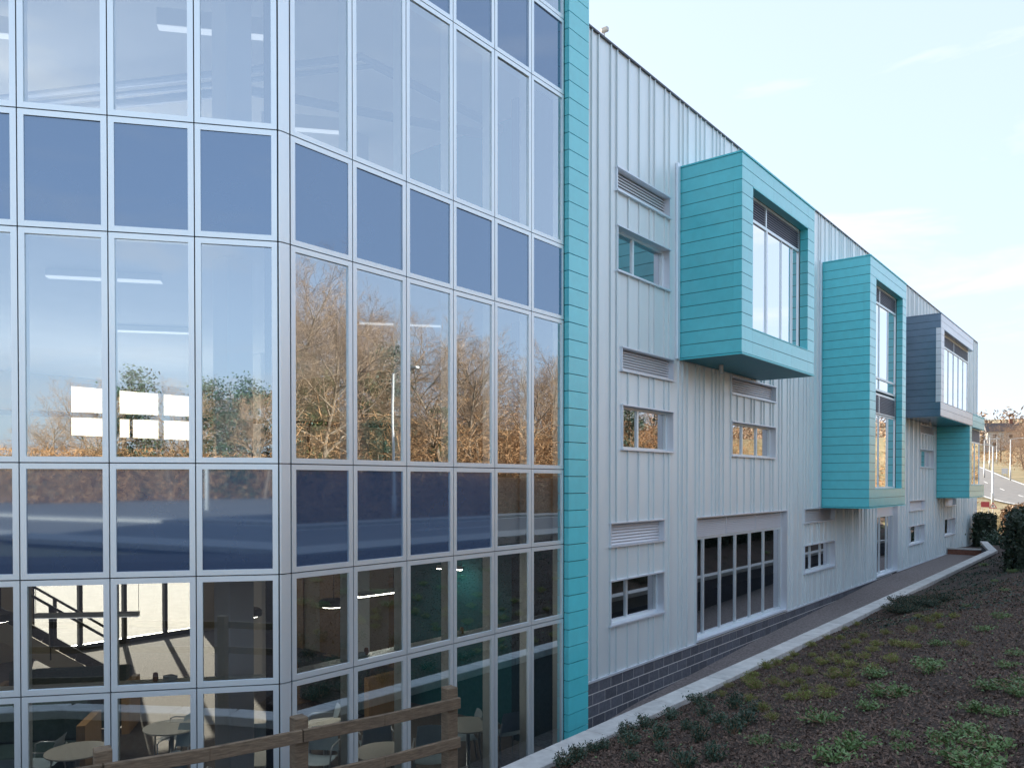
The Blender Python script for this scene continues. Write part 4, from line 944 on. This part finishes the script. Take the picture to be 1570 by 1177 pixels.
# ------------------------------------------------------------------ inside the lower floor
FZ = -4.40
def chair(loc, rz, lab):
    t = thing('cafe_chair', lab, 'chair', loc, rz, 'cafe chairs behind the glass')
    return t
def chair_parts():
    s = MB(); pr = []
    n1 = 8
    for i in range(n1+1):
        a = -0.22 + 0.44*i/n1
        pr.append(a)
    for j, (yy, zz) in enumerate(((0.22,0.44),(0.20,0.455),(0.0,0.44),(-0.18,0.45))):
        for a in pr: s.v.append((a, yy, zz - 0.02*math.cos(a*7)))
    for j in range(3):
        for i in range(n1): s.f.append((j*9+i, j*9+i+1, (j+1)*9+i+1, (j+1)*9+i))
    o = len(s.v)
    seat = s.mesh('seat', M['chair'], True)
    b = MB()
    for j, (zz, yy) in enumerate(((0.50,-0.20),(0.62,-0.225),(0.74,-0.25),(0.83,-0.28))):
        for a in pr: b.v.append((a*(1.0-0.03*j), yy + 0.25*a*a*2, zz - 0.25*a*a*(j == 3)))
    for j in range(3):
        for i in range(n1): b.f.append((j*9+i, j*9+i+1, (j+1)*9+i+1, (j+1)*9+i))
    back = b.mesh('backrest', M['chair'], True)
    legs = []
    for sx in (-1, 1):
        legs.append(MB().tube([(sx*0.24,0.22,0),(sx*0.235,0.20,0.44),(sx*0.25,0.19,0.64),(sx*0.25,0.12,0.67),(sx*0.245,-0.20,0.66)], 0.012, 6).mesh('leg', M['chair_leg'], True))
        legs.append(MB().tube([(sx*0.24,-0.26,0),(sx*0.225,-0.19,0.44),(sx*0.215,-0.24,0.66)], 0.012, 6).mesh('leg', M['chair_leg'], True))
    return seat, back, legs
CH = chair_parts()
def put_chair(x, y, rz):
    where = 'at a table in front of the booth sofas' if y < 4.7 else 'near the teal wall end of the glass' if y > 8.0 else 'left of the white column' if x < -2.2 else 'behind the corner of the glass'
    t = chair((x, y, FZ), rz, 'pale blue cafe chair with tubular arms ' + where)
    link('seat', CH[0], t); link('backrest', CH[1], t)
    for l_ in CH[2]: link('leg', l_, t)
for x, y, rz in ((-3.66,4.58,2.4), (-3.35,6.37,2.2), (-2.45,5.97,3.6), (-2.02,6.96,0.8), (-1.75,7.95,2.6), (-0.77,7.12,3.7), (-0.64,8.06,1.0), (0.18,9.15,2.5), (0.55,9.75,1.2), (0.45,8.15,3.9), (-2.74,3.73,4.2), (-1.3,5.4,0.4)):
    put_chair(x, y, rz)
tt_ = MB().lathe([(0.38, 0.705), (0.40, 0.715), (0.40, 0.73)], 36).mesh('table_top', M['table']); st_ = MB().lathe([(0.22, 0.0), (0.22, 0.012), (0.03, 0.03), (0.03, 0.70)], 20).mesh('pedestal', M['chair_leg'], True)
for x, y in ((-2.95,4.75), (0.45,8.95), (-0.75,6.25), (-1.2,7.57), (-2.95,6.1), (0.35,7.35)):
    t = thing('cafe_table', 'round pale cafe table behind the lower glass', 'table', (x, y, FZ), 0, 'round cafe tables'); link('table_top', tt_, t); link('pedestal', st_, t)
# sofas
def sofa(x, y, rz, lab):
    t = thing('booth_sofa', lab, 'sofa', (x, y, FZ), rz)
    MB().box(-1.0, 1.0, -0.4, 0.4, 0.12, 0.45).build('seat', M['sofa'], t, bevel=0.04); MB().box(-1.0, 1.0, 0.28, 0.45, 0.45, 1.05).build('backrest', M['sofa'], t, bevel=0.04)
    for s_ in (-1.06, 1.06): MB().box(s_-0.06, s_+0.06, -0.4, 0.45, 0.0, 0.85).build('side_panel', M['oak'], t)
sofa(-6.4, 6.0, 0.9, 'dark green booth sofa below the stairs'); sofa(-4.6, 4.5, 0.9, 'dark green booth sofa nearest the round tables'); sofa(-3.6, 10.0, 3.14, 'dark green booth sofa against the teal wall')
# staircase
sg = thing('staircase', 'dark open staircase with black balusters rising behind the glass', 'staircase', (-8.2, 8.6, FZ))
p0, p1 = Vector((-9.2, 8.0, FZ)), Vector((-11.8, 2.4, F1)); dS = p1-p0; sdv = Vector((dS.y, -dS.x, 0)).normalized()
for sd_ in (-0.6, 0.6): put(MB().bar(p0+sdv*sd_+Vector((0,0,0.05)), p1+sdv*sd_+Vector((0,0,0.05)), 0.06, 0.34).build('stringer', M['dark'] if sd_ > 0 else M['cream']), sg)
for k in range(20):
    q = p0 + dS*(k+0.5)/20; h_ = Vector((dS.x, dS.y, 0)).normalized()
    put(MB().bar(q-sdv*0.57, q+sdv*0.57, 0.30, 0.05).build('tread', M['carpet']), sg)
for sd_ in (-0.6, 0.6):
    put(MB().bar(p0+sdv*sd_+Vector((0,0,1.1)), p1+sdv*sd_+Vector((0,0,1.1)), 0.05, 0.05).build('handrail', M['dark']), sg)
    for k in range(7):
        q = p0 + dS*k/6 + sdv*sd_; put(MB().bar(q, q+Vector((0,0,1.1)), 0.06, 0.06, up=(1,0,0)).build('baluster', M['dark']), sg)
# hanging lamps
def pendant(x, y, z, r_, lab, zc=-0.95):
    t = thing('pendant_lamp', lab, 'lamp', (x, y, zc), 0)
    put(MB().lathe([(r_*0.98, z), (r_, z+0.02), (r_, z+0.07), (r_*0.86, z+0.10), (0.05, z+0.11)], 32, (x, y, 0)).build('shade', M['dark'], smooth=False), t)
    put(MB().lathe([(r_*0.80, z-0.012), (r_*0.92, z-0.004)], 32, (x, y, 0)).build('lit_ring', M['lit']), t)
    put(MB().tube([(x,y,z+0.1),(x,y,zc)], 0.006, 5).build('cable', M['dark']), t)
pendant(-1.67, 6.53, -1.93, 0.23, 'black disc pendant lamp with lit rim beside the white column')
pendant(-1.41, 7.91, -1.93, 0.23, 'black disc pendant lamp hanging right of the corner trim')
pendant(-4.4, 4.2, -1.98, 0.30, 'black disc pendant lamp above the booth sofas')
def strip(p, q, lab, lit):
    t = linear_light(p, q, 0.06, 0.10, 'strip_light', lab, 'lit' if lit else 'panel_lit', 'suspended strip lights')
    for e in (p, q): put(MB().tube([(e[0],e[1],e[2]+0.06),(e[0],e[1],-0.95)], 0.004, 4).build('cable', M['dark']), t)
strip((-3.98,4.63,-1.95), (-2.99,5.63,-1.95), 'long grey suspended strip light in front of the stairs', False)
strip((-0.65,7.74,-1.7), (-0.6,8.41,-1.7), 'short lit strip light hanging in front of the oak doors', True)
strip((-1.76,10.6,-1.6), (-1.27,10.7,-1.6), 'small lit strip light close to the teal wall', True)
# condiment sets on the transom ledge
for i, (c_, off) in enumerate(((1, 0.42), (3, 0.45), (5, 0.35))):
    y = YB0 + c_*WB + off; x = XB - 0.26; z = -2.16
    t = thing('condiment_set', 'orange pot and white napkin pack on the glass ledge', 'condiments', (x, y, z), 0, 'condiment sets on the ledge')
    put(MB().lathe([(0.026,0),(0.03,0.01),(0.026,0.075),(0.018,0.09)], 12, (x, y, z)).build('pot', M['orange']), t); put(MB().box(x-0.03, x+0.05, y-0.20, y-0.06, z, z+0.05).build('napkin_pack', M['paper']), t)
p = QA - dA*(WA*1.55) - nA*0.26
t = thing('condiment_set', 'orange pot and white napkin pack on the ledge left of the column', 'condiments', (p.x, p.y, -2.16))
put(MB().lathe([(0.026,0),(0.03,0.01),(0.026,0.075),(0.018,0.09)], 12, (p.x, p.y, -2.16)).build('pot', M['orange']), t)
q = p + dA*0.15; put(MB().box(q.x-0.06, q.x+0.06, q.y-0.05, q.y+0.05, -2.16, -2.11).build('napkin_pack', M['paper']), t)
MB().box(XB-0.36, XB-0.20, YB0, YB0+NB*WB, -2.20, -2.165).build('ledge', M['frame'], gw)
MB().bar(QA - nA*0.28 + Vector((0,0,-2.182)), AE - nA*0.28 + Vector((0,0,-2.182)), 0.16, 0.035).build('ledge', M['frame'], gw)
# steel beam seen through the two clear spandrels
MB().box(0.30, 0.60, 8.4, 11.0, -0.62, -0.30).build('steel_beam', M['white'], gw)
bpy.context.view_layer.update()
